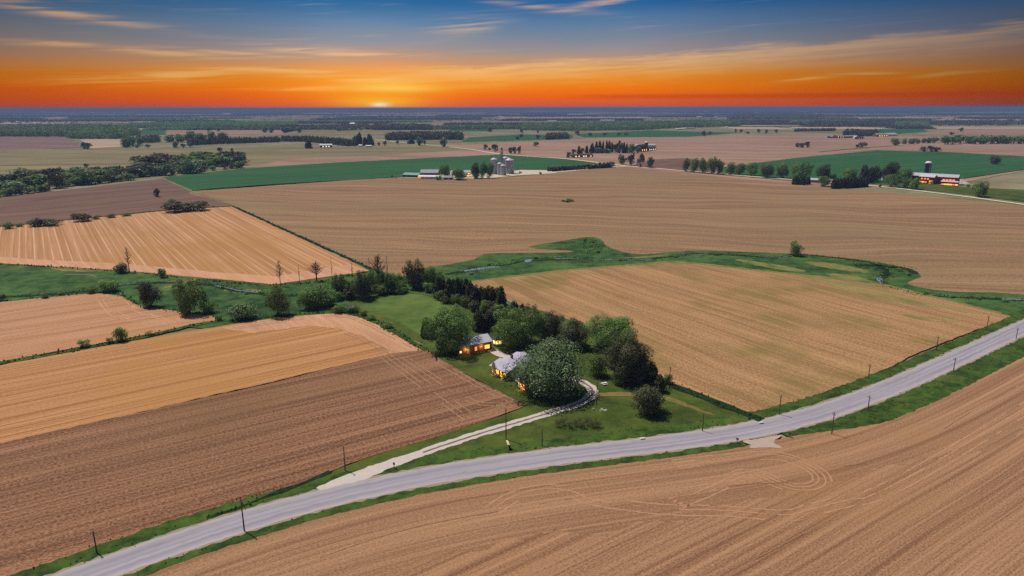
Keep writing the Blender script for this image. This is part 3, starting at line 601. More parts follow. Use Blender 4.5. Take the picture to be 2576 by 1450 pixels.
kit('bush', [crown_round(s, 1500, .06, 14, .0, .2) for s in (13, 14, 15)], L_GREEN, TR(.4, .02, 5))
kit('bushsilver', [crown_round(s, 1900, .055, 16, .0, .2) for s in (16, 17)], L_SILVER, TR(.4, .02, 5))
kit('bushdark', [crown_round(s, 1500, .06, 16, .0, .2) for s in (18, 19)], L_DARK, TR(.4, .02, 5))
kit('flower', [crown_round(20, 1300, .05, 12, .0, .2)], L_FLOWER, TR(.4, .02, 5))
kit('scrub', [crown_round(21, 420, .06, 9, .05, .2)], L_OLIVE, TR(.7, .03, 8, .4))
kit('conifer', [crown_conifer(s, 3600, .05) for s in (22, 23, 24)], L_NEEDLE, lambda i: trunk_mesh(i, .96, .03, 0))
kit('cedar', [crown_conifer(s, 3600, .055, .12, .02) for s in (25, 26)], L_NEEDLE, lambda i: trunk_mesh(i, .9, .03, 0))
kit('far', [crown_round(s, 520, .11, 13, .1) for s in (27, 28, 29)], L_GREEN, TR(.6, .03, 4))
kit('farbright', [crown_round(s, 420, .11, 13, .1) for s in (30, 31)], L_OLIVE, TR(.6, .03, 4))
kit('farsilver', [crown_round(s, 700, .085, 14, .03, .3) for s in (32, 33)], L_SILVER, TR(.5, .03, 4))
kit('fardark', [crown_round(s, 420, .11, 13, .06) for s in (34, 35)], L_DARK, TR(.6, .03, 4))
kit('farconifer', [crown_conifer(s, 420, .13) for s in (36, 37)], L_NEEDLE, lambda i: trunk_mesh(i, .9, .03, 0))
def dead_kit(key, seeds, **kw):
    KIT[key] = []
    for s in seeds:
        tm = trunk_mesh(s, .99, .026, 0); tm.materials.append(DEADWOOD); cm = dead_mesh(s, **kw); cm.materials.append(DEADWOOD); KIT[key].append((tm, cm))
dead_kit('dead', (41, 42), n=24, reach=.58, up=.35, th=.7)
dead_kit('snag', (43, 44), n=12, reach=.25, fine=1, up=.6)
dead_kit('bare', (45, 46), n=46, reach=.7, fine=6, up=.55, th=.5)
NAMES = {'big': 'broadleaf_tree', 'bigdark': 'broadleaf_tree', 'willow': 'willow_tree', 'mid': 'broadleaf_tree', 'midbright': 'broadleaf_tree', 'middark': 'broadleaf_tree', 'bush': 'bush', 'bushsilver': 'willow_bush', 'bushdark': 'bush', 'flower': 'flowering_shrub', 'scrub': 'scrub_bush', 'conifer': 'conifer_tree', 'cedar': 'cedar_tree', 'far': 'broadleaf_tree', 'farbright': 'broadleaf_tree', 'farsilver': 'willow_tree', 'fardark': 'broadleaf_tree', 'farconifer': 'conifer_tree', 'dead': 'dead_tree', 'snag': 'dead_tree', 'bare': 'bare_tree'}
def tree_at(kind, X, Y, w, h, label, cat=None, group=None, z=0.0, name=None):
    v = KIT[kind]; tm, cm = v[rng.randrange(len(v))]
    nm = name or NAMES[kind]
    cat = cat or ('bush' if 'bush' in nm or 'shrub' in nm else 'tree')
    o = thing(nm, label, cat, (X, Y, z), rng.uniform(0, 6.28), group); o.scale = (w, w, h)
    if tm: link('trunk' if cat == 'tree' else 'stems', tm, None, o)
    link('branches' if kind in ('dead', 'snag', 'bare') else ('crown' if cat == 'tree' else 'foliage'), cm, None, o)
    return o
def tree(kind, x0, x1, yb, yt, label, cat=None, group=None, name=None):
    """crown spans x0..x1 in the photo, stands at yb and reaches up to yt"""
    x = (x0 + x1) / 2; X, Y = G(x, yb); dpt = depth(x, yb); w = (x1 - x0) * dpt / F * {'conifer': 1.35, 'cedar': 1.12, 'farconifer': 1.25}.get(kind, 1)
    push = min(w * .32, 8); L_ = math.hypot(X, Y); X += X / L_ * push; Y += Y / L_ * push    # trunk stands behind the crown's near edge
    hh = H + Y * ((ab(x, yt)[1]) * cp - sp) / (cp + ab(x, yt)[1] * sp)
    hh = max(hh, w * .35)
    return tree_at(kind, X, Y, w * .96, hh, label, cat, group, 0, name)

# ------------------------------------------------------------------ buildings
LIT = glow('lit_window_glass', (1.0, .50, .06), 2.6)
LITP = glow('lit_window_pale', (1.0, .68, .25), 2.4)
LITR = glow('lit_window_red', (1.0, .22, .04), 2.2)
GLASS = simple('dark_glass', (.03, .035, .04), .15, .5, 0, .1)
M_METAL = simple('pale_metal_roof', (.56, .55, .60), .4, .5, .2, .08, .6)
M_WHITE = simple('white_siding', (.78, .77, .76), .7, .3, 0, .08, .8)
M_WOOD = simple('brown_wood_siding', (.22, .12, .06), .85, .2, 0, .25, 2.0)
M_TRIM = simple('white_trim', (.7, .69, .66), .6, .3, 0, .06)
M_RED = simple('red_barn_siding', (.26, .04, .03), .85, .2, 0, .2, .6)
M_GREY = simple('grey_roof', (.34, .33, .34), .7, .2, 0, .2, .5)
M_TEAL = simple('green_metal_roof', (.16, .33, .28), .5, .4, .1, .12, .3)
M_DARK = simple('dark_shingle', (.075, .065, .07), .9, .1, 0, .25, 1.2)
M_PURP = simple('plum_siding', (.10, .075, .15), .8, .2, 0, .15, .6)
M_BRICK = simple('brick_wall', (.26, .13, .085), .9, .1, 0, .25, 3.0)
M_STEEL = simple('galvanised_steel', (.42, .44, .50), .42, .5, .3, .12, .35)
M_CONC = simple('concrete', (.34, .33, .33), .9, .1, 0, .15, .6)
M_BLUE = simple('dark_blue_silo_staves', (.02, .022, .06), .6, .25, 0, .2, .5)

def window(par, L, Wd, side, u, z, w, h, pane, trim=M_TRIM):
    """a frame standing proud of its wall with one pane set in it"""
    fr = MB(); pn = MB(); b = .09
    def put(mb, a0, a1, z0, z1, o0, o1):
        if side == 'front': mb.box(a0, a1, -Wd / 2 - o1, -Wd / 2 - o0, z0, z1)
        elif side == 'back': mb.box(a0, a1, Wd / 2 + o0, Wd / 2 + o1, z0, z1)
        elif side == 'left': mb.box(-L / 2 - o1, -L / 2 - o0, a0, a1, z0, z1)
        else: mb.box(L / 2 + o0, L / 2 + o1, a0, a1, z0, z1)
    put(fr, u - w / 2 - b, u - w / 2, z - b, z + h + b, .004, .08); put(fr, u + w / 2, u + w / 2 + b, z - b, z + h + b, .004, .08)
    put(fr, u - w / 2, u + w / 2, z - b, z, .004, .08); put(fr, u - w / 2, u + w / 2, z + h, z + h + b, .004, .08)
    if w > 1.2:
        for k in range(1, int(w / .9) + 1): 
            x = u - w / 2 + w * k / (int(w / .9) + 1); put(fr, x - .04, x + .04, z, z + h, .004, .07)
    put(pn, u - w / 2, u + w / 2, z, z + h, .006, .035)
    f = fr.build('window', trim, par); pn.build('pane', pane, f); return f
def gable_walls(L, Wd, e, r):
    m_ = MB(); x, y = L / 2, Wd / 2
    m_.add([(-x, -y, -.2), (x, -y, -.2), (x, y, -.2), (-x, y, -.2), (-x, -y, e), (x, -y, e), (x, y, e), (-x, y, e), (-x, 0, e + r), (x, 0, e + r)],
           [(0, 1, 5, 4), (2, 3, 7, 6), (1, 2, 6, 9, 5), (3, 0, 4, 8, 7), (4, 5, 9, 8), (6, 7, 8, 9), (3, 2, 1, 0)]); return m_
def gable_roof(L, Wd, e, r, ov=.4, th=.14):
    m_ = MB(); x = L / 2 + ov; k = r / (Wd / 2); y = Wd / 2 + ov; zb = e - ov * k + .02; zt = e + r + .02
    for s in (-1, 1):
        vs = [(-x, s * y, zb), (x, s * y, zb), (x, 0, zt), (-x, 0, zt)]; vs += [(a, b, c + th) for a, b, c in vs]
        fs = [(0, 1, 2, 3), (7, 6, 5, 4), (0, 4, 5, 1), (1, 5, 6, 2), (2, 6, 7, 3), (3, 7, 4, 0)]
        m_.add(vs, fs)
    return m_
def gambrel(L, Wd, e, r, ov=.3):
    """barn with a broken roof slope: walls and roof"""
    w = MB(); x, y = L / 2, Wd / 2; p = [(-y, -.2), (-y, e), (-y * .62, e + r * .66), (0, e + r), (y * .62, e + r * .66), (y, e), (y, -.2)]
    vs = [(-x, a, b) for a, b in p] + [(x, a, b) for a, b in p]; n = len(p)
    w.add(vs, [tuple(range(n))[::-1], tuple(range(n, 2 * n))] + [(i, i + 1, i + 1 + n, i + n) for i in range(n - 1)])
    rf = MB(); x += ov; q = [(-y - .3, e - .4), (-y * .62, e + r * .66 + .03), (0, e + r + .03), (y * .62, e + r * .66 + .03), (y + .3, e - .4)]
    for i in range(4):
        (a, b), (c, d) = q[i], q[i + 1]
        rf.add([(-x, a, b), (x, a, b), (x, c, d), (-x, c, d), (-x, a, b + .18), (x, a, b + .18), (x, c, d + .18), (-x, c, d + .18)], [(0, 3, 2, 1), (4, 5, 6, 7), (0, 1, 5, 4), (2, 3, 7, 6), (1, 2, 6, 5), (3, 0, 4, 7)])
    return w, rf
def front(p, q, dep):
    a, b = Vector(G(*p)), Vector(G(*q)); d = b - a; L = d.length; n = Vector((-d.y, d.x)) / L
    c = (a + b) / 2 + n * dep / 2; return c.x, c.y, math.atan2(d.y, d.x), L
def house(name, label, cat, p, q, dep, e, r, wall, roof, wins=(), doors=(), L=None, group=None, chimney=None, kind='gable', rot=0.0, trim=M_TRIM, door_m=None):
    X, Y, yaw, L0 = front(p, q, dep); L = L or L0
    o = thing(name, label, cat, (X, Y, 0), yaw + rot, group)
    if kind == 'gambrel':
        w_, rf = gambrel(L, dep, e, r); w_.build('wall', wall, o); ro = rf.build('roof', roof, o)
    else:
        gable_walls(L, dep, e, r).build('wall', wall, o); ro = gable_roof(L, dep, e, r, .4 if L > 6 else .2).build('roof', roof, o)
    for s, u, z, w, h, pane in wins: window(o, L, dep, s, u * (L if s in ('front', 'back') else dep), z, w, h, pane, trim)
    for s, u, w, h, m_ in doors:
        f = MB(); a = u * (L if s in ('front', 'back') else dep)
        if s == 'front': f.box(a - w / 2, a + w / 2, -dep / 2 - .07, -dep / 2 - .004, .02, h)
        elif s == 'left': f.box(-L / 2 - .07, -L / 2 - .004, a - w / 2, a + w / 2, .02, h)
        else: f.box(L / 2 + .004, L / 2 + .07, a - w / 2, a + w / 2, .02, h)
        f.build('door', m_, o)
    if chimney:
        cx, cy, ch = chimney; MB().box(cx - .35, cx + .35, cy - .35, cy + .35, e + r * .5, ch).build('chimney', M_BRICK, ro)
    return o, L, dep
def added_glow_lamp(par, x, y, z, power=60):  # added lamp, invented to spill orange glow onto the wall
    m_ = MB(); m_.lathe([(.0, z - .12), (.10, z - .1), (.13, z + .1), (.05, z + .2)], 8, (x, y)); l = m_.build('added_glow_lamp', LITP, par)
    d_ = bpy.data.lights.new('added_glow_light', 'POINT'); d_.energy = power; d_.color = (1, .55, .16); d_.shadow_soft_size = .3
    b = bpy.data.objects.new('added_glow_light', d_); COL.objects.link(b); b.parent = l; b.location = (x, y - .45, z); return l

# garage
g, L, dp = house('garage', 'long brown garage with pale metal roof and glowing windows beside the dome house', 'garage', (1153, 897), (1237, 881), 8.4, 3.7, 1.6, M_WOOD, M_METAL,
    [('front', .36, 1.0, 2.0, 1.5, LIT), ('front', .02, 1.0, .9, 1.5, LITR), ('front', -.43, 1.1, .8, .8, LITP)], [('front', -.2, 1.0, 2.15, simple('pale_lit_door', (.6, .55, .42), .6)), ('right', 0, 4.2, 2.5, M_WHITE)])
added_glow_lamp(g, -L * .28, -dp / 2 - .2, 2.2, 120); added_glow_lamp(g, L * .18, -dp / 2 - .2, 2.3, 120)
# gazebo
X, Y = G(1251.5, 868)
o = thing('gazebo', 'small gazebo with dark pointed roof and lit screens behind the garage', 'gazebo', (X, Y, 0), .3)
MB().lathe([(2.0, 0), (2.0, .35), (1.95, .35)], 8).build('floor', M_WOOD, o)
for k in range(8):
    a = k * math.pi / 4; p = (1.85 * math.cos(a), 1.85 * math.sin(a)); q = (1.85 * math.cos(a + math.pi / 4), 1.85 * math.sin(a + math.pi / 4))
    MB().tube([(*p, .35), (*p, 2.6)], .09, 6).build('post', M_WOOD, o)
    m_ = MB(); f = lambda s_, z: (p[0] * (1 - s_) * .985 + q[0] * s_ * .985, p[1] * (1 - s_) * .985 + q[1] * s_ * .985, z)
    m_.add([f(.1, .9), f(.9, .9), f(.9, 2.3), f(.1, 2.3)], [(0, 1, 2, 3)]); m_.build('screen', LITP, o)
MB().lathe([(2.45, 2.55), (2.4, 2.68), (1.1, 3.5), (.35, 3.75), (.35, 4.0), (.05, 4.3)], 8).build('roof', M_DARK, o)
# dome house
M_DOME, t = mat('pale_dome_shingles'); tc = t.n('ShaderNodeTexCoord').outputs['Object']; bx = t.xyz(tc)
f = t.noise(t.vec(t.m('MULTIPLY', bx[0], 2), t.m('MULTIPLY', bx[1], 2), t.m('MULTIPLY', bx[2], 9)), 1.0, 3.0)
bsdf(t, t.mix(f, (.36, .34, .44), (.50, .48, .58)), .8, .3)
X0, Y0 = G(1279, 937); fac = dir_of((1233, 938), (1276, 958))
dome = thing('dome_house', 'pale lavender dome house with orange lit windows half hidden by the big willow', 'house', (X0, Y0, 0), fac)
rotm = Matrix.Rotation(-fac, 3, 'Z')
def loc(x, y): a, b = G(x, y); v = rotm @ Vector((a - X0, b - Y0, 0)); return v.x, v.y
def dome_mesh(r, zs):
    bm = bmesh.new(); bmesh.ops.create_icosphere(bm, subdivisions=2, radius=r)
    bmesh.ops.bisect_plane(bm, geom=bm.verts[:] + bm.edges[:] + bm.faces[:], plane_co=(0, 0, -.3), plane_no=(0, 0, -1), clear_outer=True)
    for v in bm.verts: v.co.z = v.co.z * zs
    me = bpy.data.meshes.new('dome_roof'); bm.to_mesh(me); bm.free(); return me
def dome_part(name, c, r, zs, z):
    a = link(name, dome_mesh(r, zs), M_DOME, dome); a.location = (c[0], c[1], z); a.rotation_euler = (0, 0, .5); return a
dome_part('dome_roof', (0, 0), 5.6, .86, .5); c2 = loc(1309, 921); dome_part('dome_roof', c2, 5.2, .92, .5)
MB().lathe([(5.2, -.2), (5.3, .8)], 16).build('base_wall', M_WOOD, dome); MB().lathe([(4.8, -.2), (4.9, .8)], 16, c2).build('base_wall', M_WOOD, dome)
m_ = MB(); m_.box(-.35, .35, 1.2, 1.9, 4.3, 6.1); ch = m_.build('chimney', M_BRICK, dome); MB().lathe([(.2, 6.1), (.2, 6.5), (.28, 6.52), (.28, 6.6)], 8, (0, 1.55)).build('flue', M_DARK, ch)
def wing(P, Q, dep, e, wins):
    a, b = loc(*P), loc(*Q); mx_, my_ = (a[0] + b[0]) / 2, (a[1] + b[1]) / 2; L = math.hypot(b[0] - a[0], b[1] - a[1])
    h_ = bpy.data.objects.new('wing', None); COL.objects.link(h_); h_.parent = dome; h_.location = (mx_, my_ + dep / 2, 0); h_.rotation_euler = (0, 0, math.atan2(b[1] - a[1], b[0] - a[0]))
    x, y = L / 2, dep / 2
    w = MB(); w.add([(-x, -y, -.2), (x, -y, -.2), (x, y, -.2), (-x, y, -.2), (-x, -y, e), (x, -y, e), (x, y, e + 1.5), (-x, y, e + 1.5)], [(0, 1, 5, 4), (1, 2, 6, 5), (2, 3, 7, 6), (3, 0, 4, 7), (4, 5, 6, 7), (3, 2, 1, 0)]); w.build('wing_wall', M_WOOD, h_)
    r_ = MB(); k = 1.5 / dep; r_.add([(-x - .3, -y - .5, e - .5 * k + .03), (x + .3, -y - .5, e - .5 * k + .03), (x + .3, y, e + 1.53), (-x - .3, y, e + 1.53)] + [(-x - .3, -y - .5, e - .5 * k + .2), (x + .3, -y - .5, e - .5 * k + .2), (x + .3, y, e + 1.7), (-x - .3, y, e + 1.7)], [(3, 2, 1, 0), (4, 5, 6, 7), (0, 1, 5, 4), (1, 2, 6, 5), (2, 3, 7, 6), (3, 0, 4, 7)]); r_.build('wing_roof', M_DOME, h_)
    for u, z, w_, hh, pn in wins: window(h_, L, dep, 'front', u * L, z, w_, hh, pn)
    return h_, L, dep
w1, L1, d1 = wing((1234, 939), (1276, 958), 4.5, 2.9, [(-.33, 1.0, 1.5, 1.4, LIT), (-.08, .9, 1.5, 1.5, LIT), (.14, .5, 1.0, 2.0, LIT), (.36, .9, 1.3, 1.4, LIT)])
w2, L2, d2 = wing((1300, 975), (1324, 986), 4.0, 2.6, [(-.15, .9, 1.6, 1.3, LIT), (.25, .4, .9, 1.9, LITR)])
for w_, L_, d_ in ((w1, L1, d1), (w2, L2, d2)):
    for k in ((-.3, .3) if w_ is w1 else (0,)): added_glow_lamp(w_, L_ * k, -d_ / 2 - .25, .9, 130)

# grain store
def bin_(label, x, yb, wpx, yt, n=26):
    X, Y = G(x, yb); s = depth(x, yb) / F; r = wpx * s / 2 * 1.08; X, Y = G(x, yb - r / s * .17); hh = height(x, yb, yt) * 1.06; e = hh - r * .5
    o = thing('grain_bin', label, 'grain bin', (X, Y, 0), 0, 'steel grain bins in the central farmyard')
    prof = []
    for k in range(int(e / .55) + 1): prof += [(r, k * .55), (r * .988, k * .55 + .27)]
    MB().lathe(prof + [(r, e)], n).build('bin_wall', M_STEEL, o); rf = MB().lathe([(r * 1.03, e - .05), (r * 1.03, e + .05), (r * .14, hh - .3), (r * .14, hh)], n).build('bin_roof', M_METAL, o)
    MB().lathe([(r * .17, hh + .02), (r * .17, hh + .25), (.02, hh + .4)], 10).build('roof_cap', M_STEEL, rf)
    lad = MB(); a = -2.0
    for da in (-.02, .02): lad.tube([(math.cos(a + da * 4 / r) * (r + .15), math.sin(a + da * 4 / r) * (r + .15), .2), (math.cos(a + da * 4 / r) * (r + .15), math.sin(a + da * 4 / r) * (r + .15), e)], .05, 4)
    lad.build('ladder', M_STEEL, o); return o
bin_('tall narrow steel grain bin at the left of the elevator tower', 1243, 440, 16.5, 400)
bin_('largest steel grain bin, rightmost beside the gravel yard', 1282, 439, 21, 401)
bin_('steel grain bin half hidden behind the largest bin', 1272, 434, 17, 396.5)
bin_('short front steel grain bin with pointed cone roof by the elevator tower', 1257.5, 441.5, 12.5, 411)
bin_('short wide front steel grain bin, lowest of the cluster', 1266, 442.5, 13.5, 415.5)
X, Y = G(1262.5, 436); s = depth(1262.5, 436) / F; hh = height(1262.5, 436, 372.5)
o = thing('elevator_tower', 'tall lattice bucket elevator tower rising above the grain bins', 'tower', (X, Y, 0))
m_ = MB(); a = 1.5
for sx_, sy_ in ((-1, -1), (1, -1), (1, 1), (-1, 1)): m_.tube([(sx_ * a, sy_ * a, 0), (sx_ * a, sy_ * a, hh - 3)], .26, 4)
for k in range(int((hh - 3) / 3)):
    z = k * 3.0
    for (x0, y0), (x1, y1) in (((-a, -a), (a, -a)), ((a, -a), (a, a)), ((a, a), (-a, a)), ((-a, a), (-a, -a))):
        m_.tube([(x0, y0, z), (x1, y1, z + 3)], .09, 4); m_.tube([(x0, y0, z), (x1, y1, z)], .09, 4)
m_.build('lattice_frame', M_STEEL, o)
m_ = MB(); m_.box(-1.1, -.2, -.6, .6, .1, hh - 1.5); m_.box(.2, 1.1, -.6, .6, .1, hh - 1.5); m_.build('elevator_leg', M_STEEL, o)
MB().box(-1.3, 1.3, -.8, .8, hh - 2.2, hh).build('head_house', M_DARK, o)
m_ = MB(); m_.box(-2.2, 2.2, -2.2, 2.2, hh - 5.2, hh - 5.0)
for c_ in ((-2.2, -2.2, 2.2, -2.12), (-2.2, 2.12, 2.2, 2.2), (-2.2, -2.12, -2.12, 2.12), (2.12, -2.12, 2.2, 2.12)): m_.box(c_[0], c_[2], c_[1], c_[3], hh - 4.1, hh - 4.0)
m_.build('platform', M_STEEL, o)
for x_, y_, zt in ((-9, 2, 20), (9, 1, 18), (5, 9, 20), (-2, -6, 14)): MB().tube([(0, 0, hh - 6), (x_, y_, zt)], .22, 6).build('spout', M_STEEL, o)
# central farm buildings
house('barn', 'plum sided barn with grey roof behind the white roofed shed at the central farm', 'barn', (1058, 449), (1102, 449), 16, 7.2, 3.6, M_PURP, M_GREY, doors=[('front', .2, 4, 4, M_WHITE)])
house('shed', 'low shed with wide white roof and lit end in front of the plum barn', 'shed', (1052, 450.5), (1103, 451), 9, 3.0, 1.5, M_WHITE, M_WHITE, [('front', -.44, .8, 3.4, 1.6, LITR), ('left', 0, .8, 4, 2, LITR)])
house('shed', 'wide open shed with shallow green metal roof at the left end of the central farm', 'shed', (1013, 445.5), (1048, 447.5), 15, 3.2, 2.2, M_DARK, M_TEAL, doors=[('front', .1, 8, 2.8, M_DARK)], rot=.15)
house('farmhouse', 'white roofed farmhouse glowing between two trees at the central farm', 'house', (1136, 447.5), (1184, 446), 10, 6.4, 2.6, M_WHITE, M_METAL, [('front', .36, .9, 2.4, 1.8, LIT), ('front', .46, .9, 1.4, 1.8, LIT), ('front', .40, 3.9, 2.4, 1.4, LIT), ('front', -.36, .9, 2.4, 2.0, LITP), ('front', -.1, 1, 2, 1.8, LIT)], [('front', .2, 1.1, 2.2, M_WOOD)], chimney=(2, 0, 10.4))
house('shed', 'small dark shed with pale roof beside the central farmhouse tree', 'shed', (1116, 452.5), (1137, 452.5), 7, 2.8, 2.0, M_DARK, M_GREY, doors=[('front', .1, 2.6, 2.2, M_WHITE)])
# right farm
house('barn', 'long red barn with pale roof and lit gable end at the right farm', 'barn', (2292, 459), (2408, 466), 12, 8.6, 3.0, M_RED, M_METAL, [('front', u, 1.0, 2.2, 1.2, LITR) for u in (.2, .26, .32, .38, .44)] + [('front', u, 4.4, 2.6, 1.8, LITR) for u in (.2, .27, .34, .41)] + [('right', -.1, 1.2, 3, 2, LITR)], [('front', -.3, 4, 4, M_DARK)])
house('barn', 'short red cross barn with glowing gable front beneath the dark blue silo', 'barn', (2310, 461), (2348, 464), 9, 8.2, 2.6, M_RED, M_METAL, [('front', u, 1.2, 2.4, 1.5, p) for u, p in ((-.38, LITR), (-.22, LIT), (-.04, LITR))] + [('front', u, 5.0, 2.2, 1.6, LITR) for u in (-.3, -.1, .1)], [('front', .32, 4.4, 4.2, glow('lit_barn_door', (1, .45, .08), 1.8))])
house('shed', 'low red lean shed glowing at the right end of the red barn', 'shed', (2366, 467), (2409, 469.5), 5, 4.6, 1.2, M_RED, M_METAL, [('front', u, .9, 2.6, 1.6, p) for u, p in ((-.4, LITR), (-.24, LIT), (-.08, LIT), (.08, LIT), (.24, LITR), (.42, LIT))])
X, Y = G(2329.5, 455); hh = height(2329.5, 455, 406)
o = thing('silo', 'dark blue tower silo with white dome cap at the right farm', 'silo', (X, Y, 0))
pr = []
for k in range(int((hh - 2.4) / .9)): pr += [(3.5, k * .9), (3.5, k * .9 + .74), (3.56, k * .9 + .76), (3.56, k * .9 + .88)]
MB().lathe(pr + [(3.5, hh - 2.2)], 28).build('silo_wall', M_BLUE, o); MB().lathe([(3.9, hh - 2.4), (3.9, hh - 1.9), (3.4, hh - 1.1), (2.4, hh - .45), (1.1, hh - .1), (.05, hh)], 28).build('silo_cap', M_WHITE, o)
MB().box(-.5, .5, -4.1, -3.57, .5, hh - 3).build('chute', M_CONC, o)
house('farmhouse', 'low pale roofed bungalow between dark trees along the right lane', 'house', (2036, 458.5), (2064, 459.5), 9, 2.8, 1.9, M_WHITE, M_METAL, [('front', -.2, .9, 1.6, 1.2, GLASS), ('front', .25, .9, 1.6, 1.2, GLASS)], [('front', .02, 1, 2.1, M_WOOD)])
house('shed', 'small pale shed to the right of the lane bungalow', 'shed', (2086, 459), (2102, 460), 6, 2.4, 1.2, M_WHITE, M_GREY, doors=[('front', 0, 2.4, 2, M_CONC)])
house('farmhouse', 'white house mostly hidden by trees left of the red barns', 'house', (2220, 453.5), (2240, 454), 9, 5.0, 2.4, M_WHITE, M_GREY, [('left', 0, 1, 1.4, 1.4, GLASS), ('front', -.2, 1, 1.2, 1.4, GLASS)])
X, Y = G(2419, 464)
o = thing('flag_pole', 'thin white pole at the right end of the red barn', 'pole', (X, Y, 0)); MB().tube([(0, 0, 0), (0, 0, 9)], [.22, .14], 6).build('shaft', M_TRIM, o); MB().lathe([(.05, 9), (.28, 9.2), (.05, 9.4)], 8).build('finial', M_TRIM, o)
# farm with the conifers
house('farmhouse', 'long low bungalow glowing orange in front of the conifer grove', 'house', (1443, 397), (1492, 395.5), 10, 3.6, 2.4, M_DARK, M_DARK, [('front', u, 1.0, 3.0, 1.9, p) for u, p in ((-.38, LITP), (-.22, LIT), (.02, LITP), (.14, LITP), (.38, LIT))], [('front', -.08, 1.2, 2.2, M_WOOD)])
house('barn', 'dark gambrel barn with glowing front beside the white capped silo', 'barn', (1613, 382.5), (1629, 381), 14, 7, 8, M_RED, M_DARK, [('front', u, 1.5, 3.0, 3.4, LIT) for u in (-.3, .0, .3)], kind='gambrel')
house('shed', 'low dark shed with a row of lit windows right of the white capped silo', 'shed', (1632, 379.5), (1651, 378), 10, 4.2, 3.2, M_DARK, M_DARK, [('front', u, 1.2, 3.6, 1.8, LITP) for u in (-.36, -.12, .14, .38)])
X, Y = G(1625.5, 380); hh = height(1625.5, 380, 356)
o = thing('silo', 'dark silo with bright white cap behind the gambrel barn', 'silo', (X, Y, 0)); MB().lathe([(3.6, 0), (3.6, hh - 2.6)], 20).build('silo_wall', M_BLUE, o); MB().lathe([(3.9, hh - 2.7), (3.9, hh - 2), (2.6, hh - .7), (.05, hh)], 20).build('silo_cap', M_WHITE, o)
house('shed', 'white long shed roof seen behind the gambrel barn', 'shed', (1598, 371.5), (1650, 371), 14, 5, 2.4, M_WHITE, M_METAL)
house('cottage', 'small lit cottage among the trees at the lane junction', 'house', (1570, 407), (1578, 407), 7, 3.4, 2.2, M_WOOD, M_DARK, [('front', 0, .9, 3.0, 1.8, LITP)])
# farm at far right
house('farmhouse', 'two storey house glowing orange at the distant right farm', 'house', (2105, 348.5), (2123, 347.5), 12, 6.5, 3.5, M_BRICK, M_GREY, [('front', u, z, 3.2, 2.0, p) for u in (-.3, .05, .36) for z, p in ((1.0, LIT), (4.0, LITP))])
house('barn', 'long low grey roofed barn between the two glowing distant houses', 'barn', (2126, 347.5), (2158, 346.5), 14, 4.5, 2.6, M_DARK, M_GREY)
house('shed', 'grey low shed left of the distant two storey house', 'shed', (2090, 348), (2103, 347.5), 12, 4, 2.4, M_DARK, M_GREY)
house('farmhouse', 'small red house with lit windows and dark roof at the distant right farm', 'house', (2158, 351), (2174, 350.5), 11, 4.6, 3.4, M_RED, M_DARK, [('front', u, 1.1, 2.8, 2.0, LITR) for u in (-.3, .05, .36)])
house('shed', 'small white gabled shed beside the small red distant house', 'shed', (2149, 349.5), (2156, 349.5), 10, 4.5, 3.5, M_WHITE, M_WHITE)
house('barn', 'wide barn with lit openings beside the distant white metal shed', 'barn', (2205, 344.5), (2233, 344), 18, 6.5, 3.4, M_WOOD, M_GREY, [('front', u, 1.0, 4.5, 3.2, LIT) for u in (-.22, -.02, .2, .4)])
house('shed', 'big white metal shed at the right end of the distant farm', 'shed', (2234, 343), (2258, 342.5), 24, 5.5, 4, M_WHITE, M_METAL)
house('farmhouse', 'white roofed house with glowing veranda before the dark windbreak', 'house', (805, 371.5), (836, 371), 12, 5.0, 3.0, M_WOOD, M_METAL, [('front', u, .9, 3.2, 2.4, LITP) for u in (-.24, .0, .22)])
for x, y, w, lab in ((902, 369.5, 8, 'small pale shed below the conifers right of the windbreak'), (920, 371, 14, 'pale low shed at the foot of the conifers by the windbreak')):
    house('shed', lab, 'shed', (x, y), (x + w, y), 8, 3.2, 1.6, M_WHITE, M_WHITE)
# far white farm buildings, a few pixels each
FARB = [(1134, 322, 1200, 322), (1210, 321, 1228, 321), (1198, 313, 1202, 313), (870, 326, 884, 326), (905, 325, 912, 325), (925, 322, 930, 322), (1706, 327, 1728, 325), (1730, 325, 1750, 324), (1826, 322, 1831, 322), (1700, 327, 1707, 327), (2047, 312, 2060, 312), (2066, 309, 2076, 309), (2090, 307, 2104, 307), (2120, 308, 2128, 308), (2072, 316, 2080, 316), (2110, 314, 2124, 314), (2238, 312, 2244, 312), (2160, 310, 2172, 310), (1752, 296, 1764, 296), (1798, 296, 1804, 296), (1897, 280, 1915, 280), (1510, 305, 1545, 305), (1310, 305, 1345, 304), (1378, 307, 1400, 307), (1062, 301, 1068, 301), (880, 313, 892, 313), (150, 317, 160, 317), (2395, 310, 2410, 310), (2420, 312, 2436, 312), (1770, 283, 1778, 283), (1820, 284, 1826, 284), (1600, 283, 1620, 283), (2010, 283, 2034, 283), (560, 288, 580, 288), (100, 284, 118, 284), (1850, 291, 1858, 291), (1900, 286, 1908, 286), (1120, 316, 1128, 316), (1016, 316, 1024, 316), (40, 309, 52, 309)]
for x0, y0, x1, y1 in FARB:
    sc = depth(x0, y0) / F
    house('farm_building', 'tiny white farm building far off near the horizon', 'building', (x0, y0), (x1, y1), max(9, 3.5 * sc), 1.5 * sc + 1.0, .9 * sc + 1, M_WHITE, rng.choice([M_WHITE, M_METAL, M_GREY]), group='tiny far off farm buildings')
# mast on the horizon
X, Y = G(861, 279); o = thing('radio_mast', 'thin radio mast standing on the left horizon', 'mast', (X, Y, 0))
m_ = MB(); m_.tube([(0, 0, 0), (0, 0, 80)], [3.2, 1.6], 4); m_.build('mast_frame', M_DARK, o)

